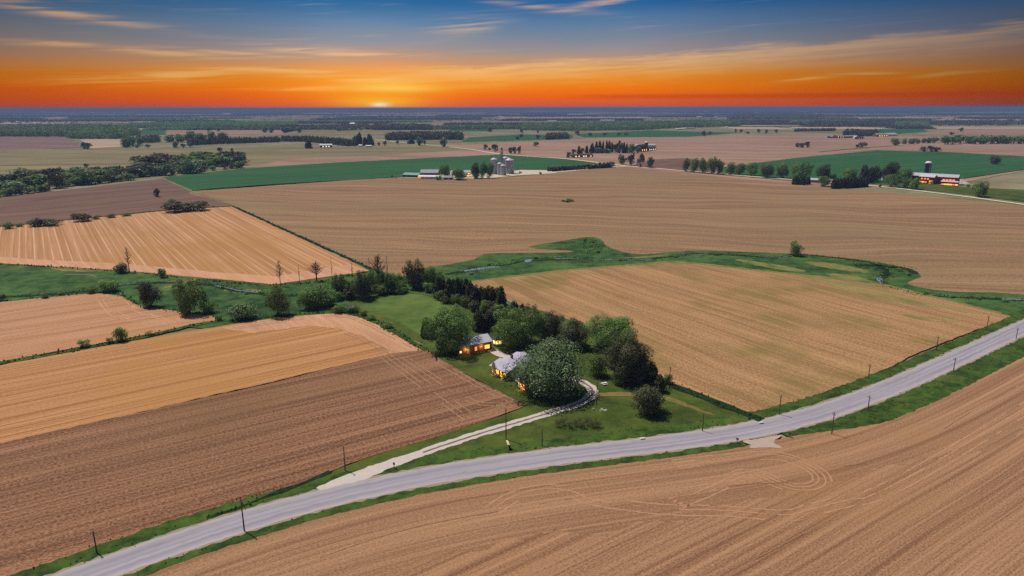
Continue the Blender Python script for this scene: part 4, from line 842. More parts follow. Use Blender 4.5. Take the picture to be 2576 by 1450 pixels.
# ------------------------------------------------------------------ utility poles and small things
M_POLE = simple('weathered_pole_wood', (.15, .115, .095), .9, .1, 0, .25, 2)
def pole(xt, yt, xb, yb, label, arm=True):
    X, Y = G(xb, yb); hh = min(max(height(xb, yb, yt), 5), 11.5)
    o = thing('utility_pole', label, 'pole', (X, Y, 0), dir_of((xb - 40, yb + 12), (xb + 40, yb - 12)) + 1.57, 'utility poles along the road')
    MB().tube([(0, 0, -.3), (0, 0, hh)], [.17, .11], 8).build('shaft', M_POLE, o)
    if arm:
        a = MB().box(-.65, .65, .12, .2, hh - .72, hh - .6).build('crossarm', M_POLE, o)
        for k in (-.55, -.2, .55): MB().lathe([(.05, hh - .6), (.09, hh - .5), (.04, hh - .38)], 6, (k, .17)).build('insulator', M_CONC, a)
    else: MB().lathe([(.06, hh), (.1, hh + .1), (.04, hh + .25)], 6).build('insulator', M_CONC, o)
for a in ((235, 1336, 244, 1392, 'utility pole on the verge at the bottom left corner field edge'), (602, 1250, 615, 1338, 'tall utility pole on the near side verge, nearest the camera'), (867, 1123, 868.5, 1185, 'utility pole beside the ploughed field left of the drive entrance'),
          (1270, 1026, 1273, 1106, 'utility pole on the lawn with a pale gravel streak at its foot'), (1363, 1079, 1363.6, 1123, 'slim pole on the lawn below the scrub hedge', 0), (1499.5, 963, 1500.7, 1017.5, 'pole standing beside the bend of the gravel drive', 0),
          (1683, 923, 1683.5, 976, 'pole at the lawn edge next to the corner bushes', 0), (1768, 1040, 1767, 1086, 'slim pole on the lawn right of the round tree', 0), (1963, 993.5, 1960, 1044, 'utility pole at the bottom tip of the bean stubble field'),
          (2189, 916, 2184, 954, 'utility pole on the far verge, second up the road from the field tip'), (2093, 1037, 2092, 1093, 'utility pole on the near verge just right of the field entrance'), (2190, 995.5, 2183, 1033, 'utility pole on the near verge, second right of the field entrance'),
          (2405, 900.7, 2398, 936, 'utility pole on the near verge, third right of the field entrance'), (2366, 845, 2355, 882, 'utility pole on the far verge, third up the road from the field tip'), (2491, 793.6, 2481.5, 831, 'utility pole on the far verge by the field corner near the creek'), (2560, 828.5, 2555.5, 854.6, 'utility pole on the near verge at the right edge of the view')):
    pole(*a[:5], *(bool(v) for v in a[5:]))
def mailbox(x, y, label):
    X, Y = G(x, y); o = thing('mailbox', label, 'mailbox', (X, Y, 0), .5); MB().box(-.07, .07, -.07, .07, 0, 1.2).build('post', M_POLE, o)
    m_ = MB(); n = 8; pr = [(-.2, 0), (-.2, .25)] + [(-.2 * math.cos(k * math.pi / n), .25 + .2 * math.sin(k * math.pi / n)) for k in range(1, n)] + [(.2, .25), (.2, 0)]
    vs = [(a, -.35, 1.2 + b) for a, b in pr] + [(a, .35, 1.2 + b) for a, b in pr]; k = len(pr)
    m_.add(vs, [tuple(range(k)), tuple(range(2 * k - 1, k - 1, -1))] + [(i, i + k, (i + 1) % k + k, (i + 1) % k) for i in range(k)]); m_.build('box', M_DARK, o)
    MB().box(.21, .24, -.1, .1, 1.4, 1.7).build('flag', M_RED, o)
mailbox(991.5, 1179, 'dark mailbox on a post where the drive meets the road'); mailbox(1985, 1101, 'mailbox on the near verge right of the field entrance'); mailbox(1854, 1116, 'small dark mailbox on the road edge left of the field entrance')
for x, y, lab in ((1616, 1107, 'pale concrete culvert end in the grass above the road'), (1914, 1067, 'pale concrete culvert end at the corner of the stubble field')):
    X, Y = G(x, y); o = thing('culvert_end', lab, 'culvert', (X, Y, 0), dir_of((x - 30, y + 4), (x + 30, y - 4)))
    m_ = MB(); m_.box(-.7, -.36, -.2, .2, 0, .6); m_.box(.36, .7, -.2, .2, 0, .6); m_.box(-.36, .36, -.2, .2, .45, .6); m_.build('headwall', M_WHITE, o)
    MB().lathe([(.36, 0), (.36, .05)], 12).build('pipe_mouth', M_DARK, o)
X, Y = G(1519.5, 968.5); o = thing('picnic_table', 'white picnic table on the lawn below the small green tree', 'table', (X, Y, 0), .4)
MB().box(-1, 1, -.4, .4, .7, .78).build('tabletop', M_TRIM, o)
for s_ in (-1, 1): MB().box(-1, 1, s_ * .75 - .15, s_ * .75 + .15, .4, .46).build('bench', M_TRIM, o)
for s_ in (-.75, .75): MB().box(s_ - .05, s_ + .05, -.8, .8, .32, .398).build('brace', M_TRIM, o); m_ = MB(); m_.tube([(s_ + .12, -.7, 0), (s_ + .12, -.2, .7)], .05, 4); m_.tube([(s_ + .12, .7, 0), (s_ + .12, .2, .7)], .05, 4); m_.build('leg', M_TRIM, o)
m_rock = simple('pale_rock', (.42, .40, .37), .9, .1, 0, .25, 2)
def rock(x, y, w, label, group):
    X, Y = G(x, y); bm = bmesh.new(); bmesh.ops.create_icosphere(bm, subdivisions=2, radius=w / 2); r = random.Random(int(x * 7))
    for v in bm.verts: v.co = Vector((v.co.x * 1.2, v.co.y * .9, max(v.co.z * .7, -.1))) * r.uniform(.82, 1.12)
    me = bpy.data.meshes.new('rock'); bm.to_mesh(me); bm.free(); o = link('rock', me, m_rock); o.location = (X, Y, .05); tag(o, label, 'rock', group)
for x, y, w in ((1514, 1031, .9), (1519, 1033, .7), (1524, 1033.5, 1.0), (1510, 1034, .6), (1493, 1029, .7)): rock(x, y, w, 'pale rock in the ring of stones by the willow shadow', 'stones on the lawn')

# ------------------------------------------------------------------ trees of the homestead (left, right, foot, top in the photo)
N_ = 'trees around the homestead'
for a in (
    ('big', 1078, 1190, 894, 778, 'big leafy green tree leaning over the left end of the garage'),
    ('cedar', 1058, 1089, 853, 797, 'small dark cedar at the edge of the mown lawn left of the garage tree'),
    ('cedar', 1086, 1110, 840, 793, 'dark cedar tucked behind the garage tree'),
    ('big', 1235, 1366, 884, 778, 'broad green tree behind the gazebo'),
    ('willow', 1281, 1462, 1014, 864, 'huge silvery willow in front of the dome house'),
    ('bigdark', 1348, 1416, 861, 787, 'dark tree right of the broad gazebo tree'),
    ('bigdark', 1408, 1477, 882, 806, 'dark rounded tree at the middle of the field edge'),
    ('big', 1467, 1598, 890, 799, 'bright topped green tree at the field edge right of the dark rounded tree'),
    ('bigdark', 1519, 1632, 977, 848, 'largest dark tree on the right of the lawn'),
    ('big', 1530, 1592, 915, 836, 'grey green tree between the bright topped tree and the largest dark tree'),
    ('midbright', 1475, 1527, 952, 893, 'small fresh green tree alone on the lawn right of the willow'),
    ('cedar', 1619, 1656, 961, 907, 'pointed dark cedar right of the largest dark tree'),
    ('middark', 1585, 1668, 1049, 970, 'round dense tree standing alone on the front lawn'),
    ('conifer', 1645, 1671, 990, 940, 'slim dark evergreen behind the round lawn tree'),
    ('conifer', 1280, 1306, 800, 757, 'pointed conifer top behind the broad gazebo tree'),
    ('conifer', 1306, 1322, 800, 763, 'small pointed conifer right of the pointed conifer top'),
    ('middark', 1310, 1352, 822, 768, 'dark tree crown behind the right side of the gazebo tree'),
    ('middark', 1020, 1069, 729, 655, 'dark dense tree at the far top of the mown lawn'),
    ('mid', 1062, 1100, 727, 672, 'light green tree right of the dark dense tree at the lawn top'),
    ('midbright', 1088, 1122, 720, 682, 'pale leafy tree among the first conifers'),
    ('conifer', 1093, 1117, 753, 695, 'first conifer in the row down the right side of the mown lawn'),
    ('conifer', 1117, 1143, 763, 699, 'second conifer in the row down the mown lawn'),
    ('conifer', 1141, 1164, 764, 697, 'third conifer in the row down the mown lawn'),
    ('conifer', 1161, 1186, 762, 698, 'fourth conifer in the row, at the field side'),
    ('conifer', 1181, 1213, 781, 716, 'fifth conifer in the row, a wide one'),
    ('conifer', 1208, 1232, 783, 723, 'sixth conifer in the row, brownish and thin'),
    ('conifer', 1227, 1250, 783, 721, 'seventh conifer in the row'),
    ('conifer', 1246, 1275, 794, 719, 'last tall conifer in the row, nearest the gazebo tree'),
    ('cedar', 1186, 1222, 836, 778, 'dark cedar in the clump behind the garage, left one'),
    ('cedar', 1212, 1246, 833, 782, 'dark cedar in the clump behind the garage, right one'),
    ('middark', 1222, 1262, 815, 772, 'dark bushy tree below the last tall conifer'),
    ('middark', 837, 871, 752, 693, 'dark tree at the left end of the lawn top shade'),
    ('middark', 866, 902, 752, 710, 'low dark tree between the two dark trees left of the lawn'),
    ('middark', 892, 936, 757, 685, 'tall dark tree at the left corner of the mown lawn'),
    ('mid', 918, 950, 735, 685, 'leafy green tree behind the left of the lawn top, first of the green clump'),
    ('mid', 945, 976, 738, 688, 'leafy green tree under the wide bare tree'),
    ('mid', 970, 1000, 740, 686, 'leafy green tree under the tall bare snag'),
    ('mid', 992, 1022, 730, 690, 'leafy green tree left of the dark dense lawn tree'),
    ('bare', 925, 982, 738, 644, 'wide bare topped tree rising from the green clump'),
    ('snag', 962, 992, 738, 643, 'tall bare snag rising from the green clump'),
    ('snag', 921, 939, 690, 645, 'slim bare snag left of the wide bare topped tree'),
    ('snag', 826, 846, 705, 647, 'pair like bare snag at the bottom edge of the striped field'),
    ('snag', 876, 898, 700, 660, 'short bare snag near the tip of the striped field'),
    ('dead', 311, 342, 687, 622, 'dead grey tree at the lower edge of the striped field'),
    ('dead', 690, 722, 722, 655, 'dead grey tree by the bottom corner of the striped field'),
    ('snag', 744, 764, 713, 666, 'thin small dead tree between the dead grey tree and the round pale tree'),
    ('bare', 768, 825, 711, 661, 'round pale half bare tree on the striped field edge'),
    ('middark', 357, 407, 775, 710, 'round dark tree in the meadow at the pale stubble edge'),
    ('mid', 443, 515, 795, 708, 'broad olive tree beside the tip of the pale stubble field'),
    ('mid', 671, 731, 799, 724, 'tall dense green tree on the meadow above the gold stubble'),
    ('midbright', 765, 836, 778, 716, 'light green tree at the meadow end near the dark trees'),
    ('mid', 752, 790, 782, 735, 'darker green tree left of the light green meadow tree'),
): tree(a[0], *a[1:5], a[5], group=N_)
for a in (
    ('flower', 1236, 1249, 949, 908, 'tall white blossoming shrub at the left wall of the dome house', 'shrubs in the meadow and yard'),
    ('flower', 1604, 1636, 951, 922, 'white blossoming shrub below the pointed dark cedar'),
    ('flower', 1594, 1612, 966, 944, 'small pale shrub at the foot of the largest dark tree'),
    ('bush', 1652, 1672, 970, 948, 'green bush beside the slim dark evergreen'),
    ('bush', 1664, 1692, 968, 942, 'bush at the start of the field edge hedge right of the yard'),
    ('bushsilver', 579, 645, 808, 764, 'silvery willow bush on the meadow above the gold stubble'),
    ('bush', 508, 546, 790, 754, 'bush right of the broad olive tree'),
    ('bush', 253, 300, 736, 704, 'round bush at the top of the pale stubble field'),
    ('bushdark', 286, 322, 689, 662, 'round bush at the foot of the left dead tree'),
    ('bush', 399, 419, 700, 675, 'small bush on the lower edge of the striped field'),
    ('bush', 222, 246, 740, 721, 'small bush left of the round stubble bush'),
    ('midbright', 289, 323, 862, 825, 'small leafy tree on the strip between pale and gold stubble'),
    ('bush', 200, 228, 877, 856, 'lower bush on the strip left of the small leafy tree'),
    ('bush', 270, 288, 866, 850, 'tiny bush just left of the small leafy tree on the strip'),
    ('scrub', 366, 384, 846, 833, 'tiny scrub bush on the strip right of the small leafy tree'),
    ('bushdark', 410, 470, 536, 505, 'big dark thicket at the top corner of the striped field'),
    ('bushdark', 455, 520, 533, 510, 'dark low thicket right half at the striped field corner'),
    ('bushdark', 186, 229, 559, 537, 'dark round thicket on the hedge above the striped field'),
    ('bushdark', 74, 106, 572, 549, 'dark thicket left of the round hedge thicket'), ('bushdark', 100, 152, 570, 554, 'wide low dark thicket on the hedge above the striped field'),
    ('bush', 12, 36, 577, 560, 'small bush at the far left of the hedge'), ('bush', 40, 58, 572, 562, 'tiny bush near the far left of the hedge'), ('bush', 232, 250, 553, 543, 'little bush just right of the round hedge thicket'),
    ('bushdark', 268, 292, 549, 542, 'low bush along the hedge mid way to the corner thicket'), ('bush', 308, 330, 545, 537, 'low bush closer to the corner thicket along the hedge'),
    ('fardark', 388, 402, 496, 474, 'lone small dark tree on the edge of the brown ploughed field'),
    ('bush', 1987, 2017, 646, 609, 'lone bush on the creek bank at the right'),
    ('bush', 836, 866, 790, 768, 'bush on the bank above the gold stubble headland'), ('bushsilver', 868, 905, 788, 765, 'pale bush by the left corner of the mown lawn'), ('bush', 905, 926, 796, 780, 'small bush on the left edge of the mown lawn'),
    ('bush', 925, 946, 808, 793, 'small bush further along the left edge of the mown lawn'), ('bush', 965, 990, 828, 812, 'low bush at the lower left edge of the mown lawn'), ('bush', 820, 850, 772, 748, 'bush at the foot of the dark trees by the meadow'),
    ('bush', 1000, 1022, 742, 722, 'bush at the top of the mown lawn'), ('bush', 1088, 1110, 752, 730, 'bush before the first conifer'), ('bushsilver', 1136, 1156, 768, 742, 'pale bush between the conifers'), ('bush', 1160, 1186, 776, 750, 'bush under the fourth conifer'),
    ('bush', 1258, 1284, 958, 938, 'low shrub by the dome house front wall'),
    ('bushdark', 0, 14, 757, 742, 'dark bush at the left edge of the meadow'), ('bush', 105, 122, 752, 738, 'tiny bush above the pale stubble at the left'), ('bush', 545, 560, 808, 793, 'tiny bush at the tip of the pale stubble'),
): tree(a[0], *a[1:5], a[5], group='bushes of the meadow and hedges')
for i, (x, yb, w) in enumerate(((1404, 1078, 15), (1418, 1074, 17), (1433, 1081, 18), (1449, 1076, 18), (1463, 1080, 19), (1478, 1075, 18), (1492, 1081, 19), (1503, 1078, 17))):
    tree('scrub', x - w / 2 - 2, x + w / 2 + 2, yb, yb - 25, 'thin twiggy scrub bush in the low hedge on the front lawn', group='scrub hedge on the front lawn')
for x, yb, w, h_, k in ((1104, 757, 26, 26, 'bush'), (1122, 766, 26, 24, 'bushdark'), (1150, 770, 30, 28, 'bush'), (1172, 774, 30, 30, 'bushdark'), (1196, 786, 34, 30, 'bushdark'), (1218, 790, 30, 32, 'bush'), (1238, 794, 32, 34, 'bushdark'), (1260, 802, 34, 36, 'bush'), (1284, 806, 36, 34, 'bushdark'), (1318, 812, 40, 34, 'bushdark'), (1345, 826, 40, 36, 'bush'), (1396, 852, 40, 36, 'bushdark'), (1440, 872, 36, 34, 'bushdark'), (1466, 884, 34, 32, 'bush'), (1080, 738, 28, 26, 'bush'), (1052, 732, 30, 26, 'bushdark'), (1010, 736, 30, 30, 'bush'), (985, 742, 30, 28, 'bushdark'), (958, 745, 30, 30, 'bush'), (930, 750, 32, 30, 'bushdark'), (880, 756, 34, 30, 'bushdark'), (850, 758, 30, 28, 'bush'), (1610, 962, 34, 30, 'bushdark'), (1640, 962, 30, 30, 'bush')):
    tree(k, x - w / 2, x + w / 2, yb, yb - h_, ('leafy green' if k == 'bush' else 'dark') + ' undergrowth bush filling the tree belt around the lawn', group=('green' if k == 'bush' else 'dark') + ' undergrowth of the homestead tree belt')
for x0, x1, yb, yt in ((1130, 1152, 752, 700), (1152, 1172, 752, 702), (1170, 1196, 768, 706), (1200, 1222, 772, 720), (1218, 1242, 776, 718), (1238, 1262, 782, 722), (1104, 1126, 742, 700)):
    tree('conifer', x0, x1, yb, yt, 'dark conifer standing behind the front row of conifers by the mown lawn', group='back row conifers of the homestead belt')
for x, yb, w in ((1185, 692, 12), (1230, 668, 10), (1348, 652, 12), (1470, 606, 12), (1492, 612, 10), (1504, 636, 12), (1560, 657, 9), (1700, 649, 10), (1800, 643, 10), (2240, 674, 16), (2262, 683, 14), (2216, 694, 12), (2286, 694, 12), (2330, 741, 12), (2392, 750, 12), (2460, 754, 14), (2530, 760, 12), (620, 742, 12), (700, 748, 12), (470, 722, 14), (345, 726, 12), (150, 742, 10), (560, 726, 10)):
    tree('bush', x - w / 2, x + w / 2, yb, yb - w * .55, 'low rough shrub growing on the creek bank in the green valley', group='low shrubs along the creek')
# island of weeds in the big tilled field
for i, (x, yb, w, h_) in enumerate(((1418, 508, 12, 5), (1428, 510, 14, 7), (1438, 508, 14, 6), (1430, 506, 16, 5))):
    tree('bush', x - w / 2, x + w / 2, yb, yb - h_, 'low weed clump on the small island in the tilled field', group='weed island in the tilled field', name='weed_clump')
ORD = ['first', 'second', 'third', 'fourth', 'fifth', 'sixth', 'seventh', 'eighth', 'ninth', 'tenth', 'eleventh', 'twelfth']
T4 = lambda x: 1703.9 + x * .33853
T4y = lambda y: 254.9 + y * .33853
for i, (x, w, tp, b) in enumerate(((65, 58, 425, 524), (126, 60, 426, 530), (186, 72, 426, 536), (255, 70, 420, 542), (308, 66, 436, 542), (390, 66, 455, 546), (465, 78, 463, 550), (550, 86, 458, 556), (668, 104, 460, 570), (780, 92, 460, 574))):
    tree('mid', T4(x - w / 2), T4(x + w / 2), T4y(b), T4y(tp), ORD[i] + ' tree from the left in the row along the right lane', group='row of trees along the right lane')
for a in (('mid', 848, 985, 590, 460, 'large spreading tree at the right end of the lane row'), ('cedar', 848, 905, 622, 545, 'dark cedar left of the lane bungalow, outer one'), ('cedar', 900, 955, 624, 548, 'dark cedar left of the lane bungalow, middle one'), ('cedar', 945, 990, 620, 556, 'dark cedar left of the lane bungalow, next to its wall'),
          ('middark', 1020, 1130, 590, 472, 'tall round tree behind the lane bungalow'), ('mid', 1045, 1130, 636, 558, 'round tree in front of the lane bungalow'), ('middark', 1125, 1175, 595, 540, 'small dark tree right of the lane bungalow'), ('mid', 1230, 1320, 600, 500, 'round tree behind the clipped cedar hedge'),
          ('conifer', 1345, 1415, 610, 470, 'spiky conifer behind the right end of the cedar hedge'), ('conifer', 1405, 1465, 605, 484, 'second conifer right of the cedar hedge'), ('middark', 1450, 1520, 600, 484, 'dark tree between the conifers and the tall crown pair'), ('middark', 1515, 1590, 600, 456, 'tall dark tree behind the white hidden house, left one'),
          ('middark', 1575, 1650, 600, 456, 'tall dark tree behind the white hidden house, right one'), ('mid', 1540, 1640, 640, 545, 'broad leaning tree on the lane left of the red barns'), ('mid', 1620, 1735, 610, 500, 'broad tree close to the red barn roof'), ('mid', 1660, 1735, 645, 568, 'round tree on the lane below the red barn'), ('mid', 1728, 1795, 655, 572, 'round tree on the lane nearest the barn lawn'),
          ('mid', 2190, 2288, 712, 596, 'lone tree on the green lawn right of the red barns'), ('middark', 2325, 2392, 470, 406, 'lone tree in the green crop field at the right'), ('fardark', 1805, 1845, 375, 338, 'small dark tree on the top edge of the right green crop'), ('fardark', 1856, 1920, 376, 334, 'dark wide clump on the top edge of the right green crop, left half'), ('fardark', 1905, 1953, 376, 342, 'dark wide clump on the top edge of the right green crop, right half'),
          ('bush', 1872, 1908, 618, 590, 'bush in front of the red barn yard'), ('bush', 2145, 2182, 638, 618, 'bush right of the red barn yard'), ('bush', 1495, 1515, 642, 612, 'small bush on the lane left of the broad leaning tree')):
    tree(a[0], T4(a[1]), T4(a[2]), T4y(a[3]), T4y(a[4]), a[5], group='trees of the right farm')
for i in range(11):
    x = 1158 + i * 24; tree('cedar', T4(x - 20), T4(x + 20), T4y(652 - i * 1.6), T4y(566 - i * .6), 'dark clipped cedar in the solid hedge along the right lane', group='solid cedar hedge by the right lane')
# central farm
TF = lambda x: 972.7 + x * .15625
TFy = lambda y: 362.2 + y * .15625
for a in (('mid', 846, 1024, 560, 336, 'tree left of the central farmhouse'), ('mid', 1036, 1262, 586, 398, 'tree in front of the central farmhouse'), ('middark', 1345, 1500, 560, 304, 'dark tree right of the central farmhouse'), ('mid', 1490, 1610, 556, 300, 'tree in the middle of the farm clump beside the bins'), ('mid', 1590, 1725, 556, 308, 'tree touching the tall narrow grain bin'), ('bush', 1385, 1480, 566, 470, 'bush under the dark tree right of the farmhouse'), ('bush', 780, 900, 586, 515, 'bush at the right end of the white roofed shed'), ('bush', 66, 110, 532, 502, 'small bush at the left end of the central farm'),
          ('fardark', 1560, 1630, 96, 12, 'first tree along the far lane behind the bins'), ('fardark', 1630, 1685, 100, 62, 'low tree along the far lane, second behind the bins'), ('fardark', 1690, 1795, 130, 10, 'third tree along the far lane behind the bins'), ('fardark', 1958, 2020, 158, 56, 'fourth tree along the far lane, right of the tower'), ('fardark', 2012, 2085, 165, 50, 'fifth tree along the far lane, right of the tower'), ('fardark', 2090, 2162, 165, 46, 'sixth tree along the far lane, right of the tower'), ('fardark', 2360, 2450, 45, -28, 'lone tree in the pink field right of the far lane trees'), ('bush', 2455, 2500, 492, 452, 'bush in the gravel yard right of the bins'), ('bush', 2120, 2180, 478, 445, 'bush by the gravel yard edge')):
    tree(a[0], TF(a[1]), TF(a[2]), TFy(a[3]), TFy(a[4]), a[5], group='trees of the central farm')
for i in range(16):
    x = 1383 + i * 10.4; tree('farconifer' if i % 3 else 'fardark', x - 8, x + 8, 431.5 - i * .62, 419.5 - i * .62 - (3 if i > 11 else 0), 'dark evergreen in the windbreak along the lane right of the grain bins', group='evergreen windbreak along the central lane')
# conifer farm and lane junction
TG = lambda x: 1395.3 + x * .15625
TGy = lambda y: 335.4 + y * .15625
K = 'grove behind the glowing bungalow'
for a in (('fardark', 185, 262, 398, 304, 'lone dark tree left of the glowing bungalow'), ('far', 1030, 1130, 505, 345, 'first tree at the lane junction'), ('fardark', 1140, 1282, 522, 348, 'second tree at the lane junction, beside the lit cottage'), ('farbright', 1320, 1440, 545, 330, 'third tree along the lane right of the junction'), ('far', 1485, 1602, 560, 385, 'fourth tree along the lane right of the junction')):
    tree(a[0], TG(a[1]), TG(a[2]), TGy(a[3]), TGy(a[4]), a[5], group='trees at the lane junction')
for kd, x0, x1, b, tp in (('fardark', 272, 350, 345, 262), ('farconifer', 360, 420, 335, 200), ('fardark', 400, 480, 330, 240), ('farconifer', 485, 545, 325, 195), ('farconifer', 560, 640, 325, 155), ('farconifer', 640, 700, 320, 125), ('farconifer', 690, 755, 320, 115), ('farconifer', 755, 800, 320, 120), ('far', 630, 760, 325, 230), ('farconifer', 810, 860, 310, 110), ('farconifer', 850, 900, 310, 105), ('far', 780, 910, 325, 250), ('farconifer', 895, 945, 310, 140), ('fardark', 930, 1010, 320, 180), ('fardark', 980, 1080, 320, 122), ('farconifer', 1085, 1140, 320, 140), ('fardark', 1040, 1120, 322, 170), ('farconifer', 1135, 1180, 320, 155), ('far', 1175, 1320, 325, 175), ('far', 1310, 1395, 320, 222)):
    conif = kd == 'farconifer'
    tree(kd, TG(x0), TG(x1), TGy(b), TGy(tp), 'pointed conifer in the grove behind the glowing bungalow' if conif else 'rounded dark tree in the grove behind the glowing bungalow', group=K + (', conifers' if conif else ', rounded trees'))
# creek wood at the left: prominent crowns, then the rest of the wood tree by tree
TW = lambda x: x * .25
TWy = lambda y: 362 + y * .25
for a in (('farsilver', 40, 260, 500, 370, 'big silvery willow at the left front of the creek wood'), ('farsilver', 755, 955, 415, 250, 'tall silvery willow in the middle of the creek wood front'), ('farsilver', 1530, 1730, 320, 205, 'left one of two silvery willows before the wood block'), ('farsilver', 1790, 2040, 300, 155, 'largest silvery willow before the wood block'), ('farsilver', 1070, 1210, 370, 240, 'grey green willow right of the tall silvery willow'), ('farsilver', 130, 330, 370, 245, 'silvery crown at the back left of the creek wood'),
          ('farbright', 500, 650, 450, 285, 'yellow green tree at the front of the creek wood'), ('fardark', 850, 895, 245, 200, 'lone small tree behind the middle of the creek wood'), ('fardark', 2320, 2350, 85, 42, 'small tree behind the right end of the wood block'), ('fardark', 2190, 2240, 95, 38, 'small pointed tree above the right end of the wood block'), ('far', 1915, 1960, 105, 78, 'tiny tree above the middle of the wood block')):
    tree(a[0], TW(a[1]), TW(a[2]), TWy(a[3]), TWy(a[4]), a[5], group='prominent crowns of the creek wood')
rw = random.Random(21)
def wood_row(x0, x1, yb0, yb1, hpx, n, kinds):
    for i in range(n):
        u = (i + rw.uniform(.2, .8)) / n; x = x0 + (x1 - x0) * u; yb = yb0 + (yb1 - yb0) * u; h_ = hpx * rw.uniform(.7, 1.1); w = h_ * rw.uniform(1.3, 1.9)
        kd = rw.choice(kinds); col = {'far': 'green', 'fardark': 'dark', 'farbright': 'olive', 'farsilver': 'silvery'}[kd]
        tree(kd, TW(x - w / 2), TW(x + w / 2), TWy(yb), TWy(yb - h_), f'{col} tree packed inside the creek wood left of the green crop', group=f'packed {col} trees of the creek wood')
wood_row(-60, 520, 545, 470, 70, 8, ['fardark', 'far', 'farsilver']); wood_row(-60, 640, 480, 400, 105, 9, ['fardark', 'far', 'farbright']); wood_row(-40, 820, 400, 330, 100, 10, ['fardark', 'fardark', 'far', 'farsilver'])
wood_row(560, 1330, 445, 365, 75, 10, ['fardark', 'far', 'farsilver']); wood_row(650, 1600, 390, 320, 100, 11, ['far', 'farbright', 'fardark']); wood_row(880, 1600, 330, 275, 90, 8, ['far', 'fardark', 'farbright'])
wood_row(1340, 2460, 345, 240, 62, 13, ['fardark', 'far']); wood_row(1360, 2460, 290, 215, 95, 13, ['far', 'fardark', 'farbright']); wood_row(1350, 2440, 235, 190, 100, 12, ['far', 'farbright', 'fardark']); wood_row(1360, 2420, 195, 165, 85, 12, ['fardark', 'far'])
# single trees further off
SG = [('fardark', 205, 219, 375, 358), ('fardark', 216, 232, 376, 360), ('farconifer', 767, 785, 374, 352), ('far', 1107, 1126, 370, 346), ('fardark', 1049, 1058, 367, 353), ('farconifer', 1024, 1044, 362, 350), ('far', 1047, 1066, 366, 346), ('fardark', 1062, 1072, 364, 354), ('fardark', 963, 973, 367, 355), ('fardark', 950, 956, 367, 358), ('fardark', 996, 1004, 364, 354), ('fardark', 2000, 2010, 371, 360), ('fardark', 2010, 2022, 372, 360), ('fardark', 2022, 2036, 372, 357), ('fardark', 2152, 2160, 373, 364), ('fardark', 2158, 2180, 373, 359),
      ('far', 2243, 2262, 366, 348), ('far', 2268, 2281, 363, 349), ('far', 2284, 2302, 363, 349), ('far', 2302, 2315, 362, 349), ('far', 2318, 2330, 361, 348), ('far', 2330, 2345, 361, 347), ('far', 2342, 2362, 360, 346), ('far', 2362, 2385, 359, 346), ('fardark', 1765, 1775, 342, 330), ('fardark', 1782, 1790, 340, 331), ('fardark', 1848, 1853, 334, 324), ('fardark', 1860, 1868, 335, 326), ('fardark', 1904, 1913, 335, 325), ('fardark', 1924, 1931, 336, 326), ('fardark', 1948, 1956, 335, 326), ('fardark', 1876, 1886, 337, 332), ('fardark', 2388, 2400, 341, 333), ('fardark', 2410, 2422, 332, 322), ('fardark', 1306, 1316, 346, 338), ('fardark', 1296, 1306, 352, 344), ('fardark', 1348, 1360, 350, 340), ('far', 1226, 1240, 332, 318), ('fardark', 1308, 1316, 336, 326), ('fardark', 1350, 1356, 336, 328), ('fardark', 1480, 1490, 342, 334), ('fardark', 1516, 1526, 341, 334), ('fardark', 1552, 1562, 341, 335), ('fardark', 1570, 1580, 341, 335), ('fardark', 1446, 1458, 340, 330), ('far', 520, 534, 332, 318), ('far', 545, 556, 331, 320), ('far', 742, 760, 334, 320), ('far', 660, 676, 334, 318), ('far', 676, 690, 335, 318), ('fardark', 455, 468, 372, 362), ('far', 436, 450, 373, 355), ('fardark', 472, 486, 371, 358), ('fardark', 366, 380, 372, 364), ('fardark', 340, 352, 372, 364), ('far', 306, 330, 372, 346), ('far', 322, 345, 369, 343), ('far', 345, 362, 366, 345), ('far', 415, 440, 358, 340), ('far', 440, 470, 358, 338), ('far', 468, 498, 360, 330), ('far', 520, 545, 362, 332), ('far', 545, 575, 360, 334), ('far', 490, 520, 361, 336)]
for k, x0, x1, b, tp in SG:
    tree(k, x0, x1, b, tp, {'far': 'single green tree standing among the distant fields', 'fardark': 'single dark tree standing among the distant fields', 'farconifer': 'single dark conifer standing among the distant fields'}[k], group='single trees among the distant fields, ' + {'far': 'green', 'fardark': 'dark', 'farconifer': 'conifers'}[k])
for i in range(12):
    x = 2378 + i * 19; tree('far', x - 13, x + 13, 362.5 - i * .05 + rw.uniform(-1, 1.5), 342 + rw.uniform(-3, 3), 'green tree in the line of trees at the right edge of the far fields', group='tree line at the far right')
for i, (x0, x1, b, tp) in enumerate(((886, 906, 366, 340), (897, 913, 367, 332), (912, 925, 367, 344), (922, 938, 367, 336), (930, 942, 366, 348))):
    tree('farconifer', x0, x1, b, tp, 'dark conifer in the cluster right of the black windbreak', group='conifer cluster beside the windbreak')

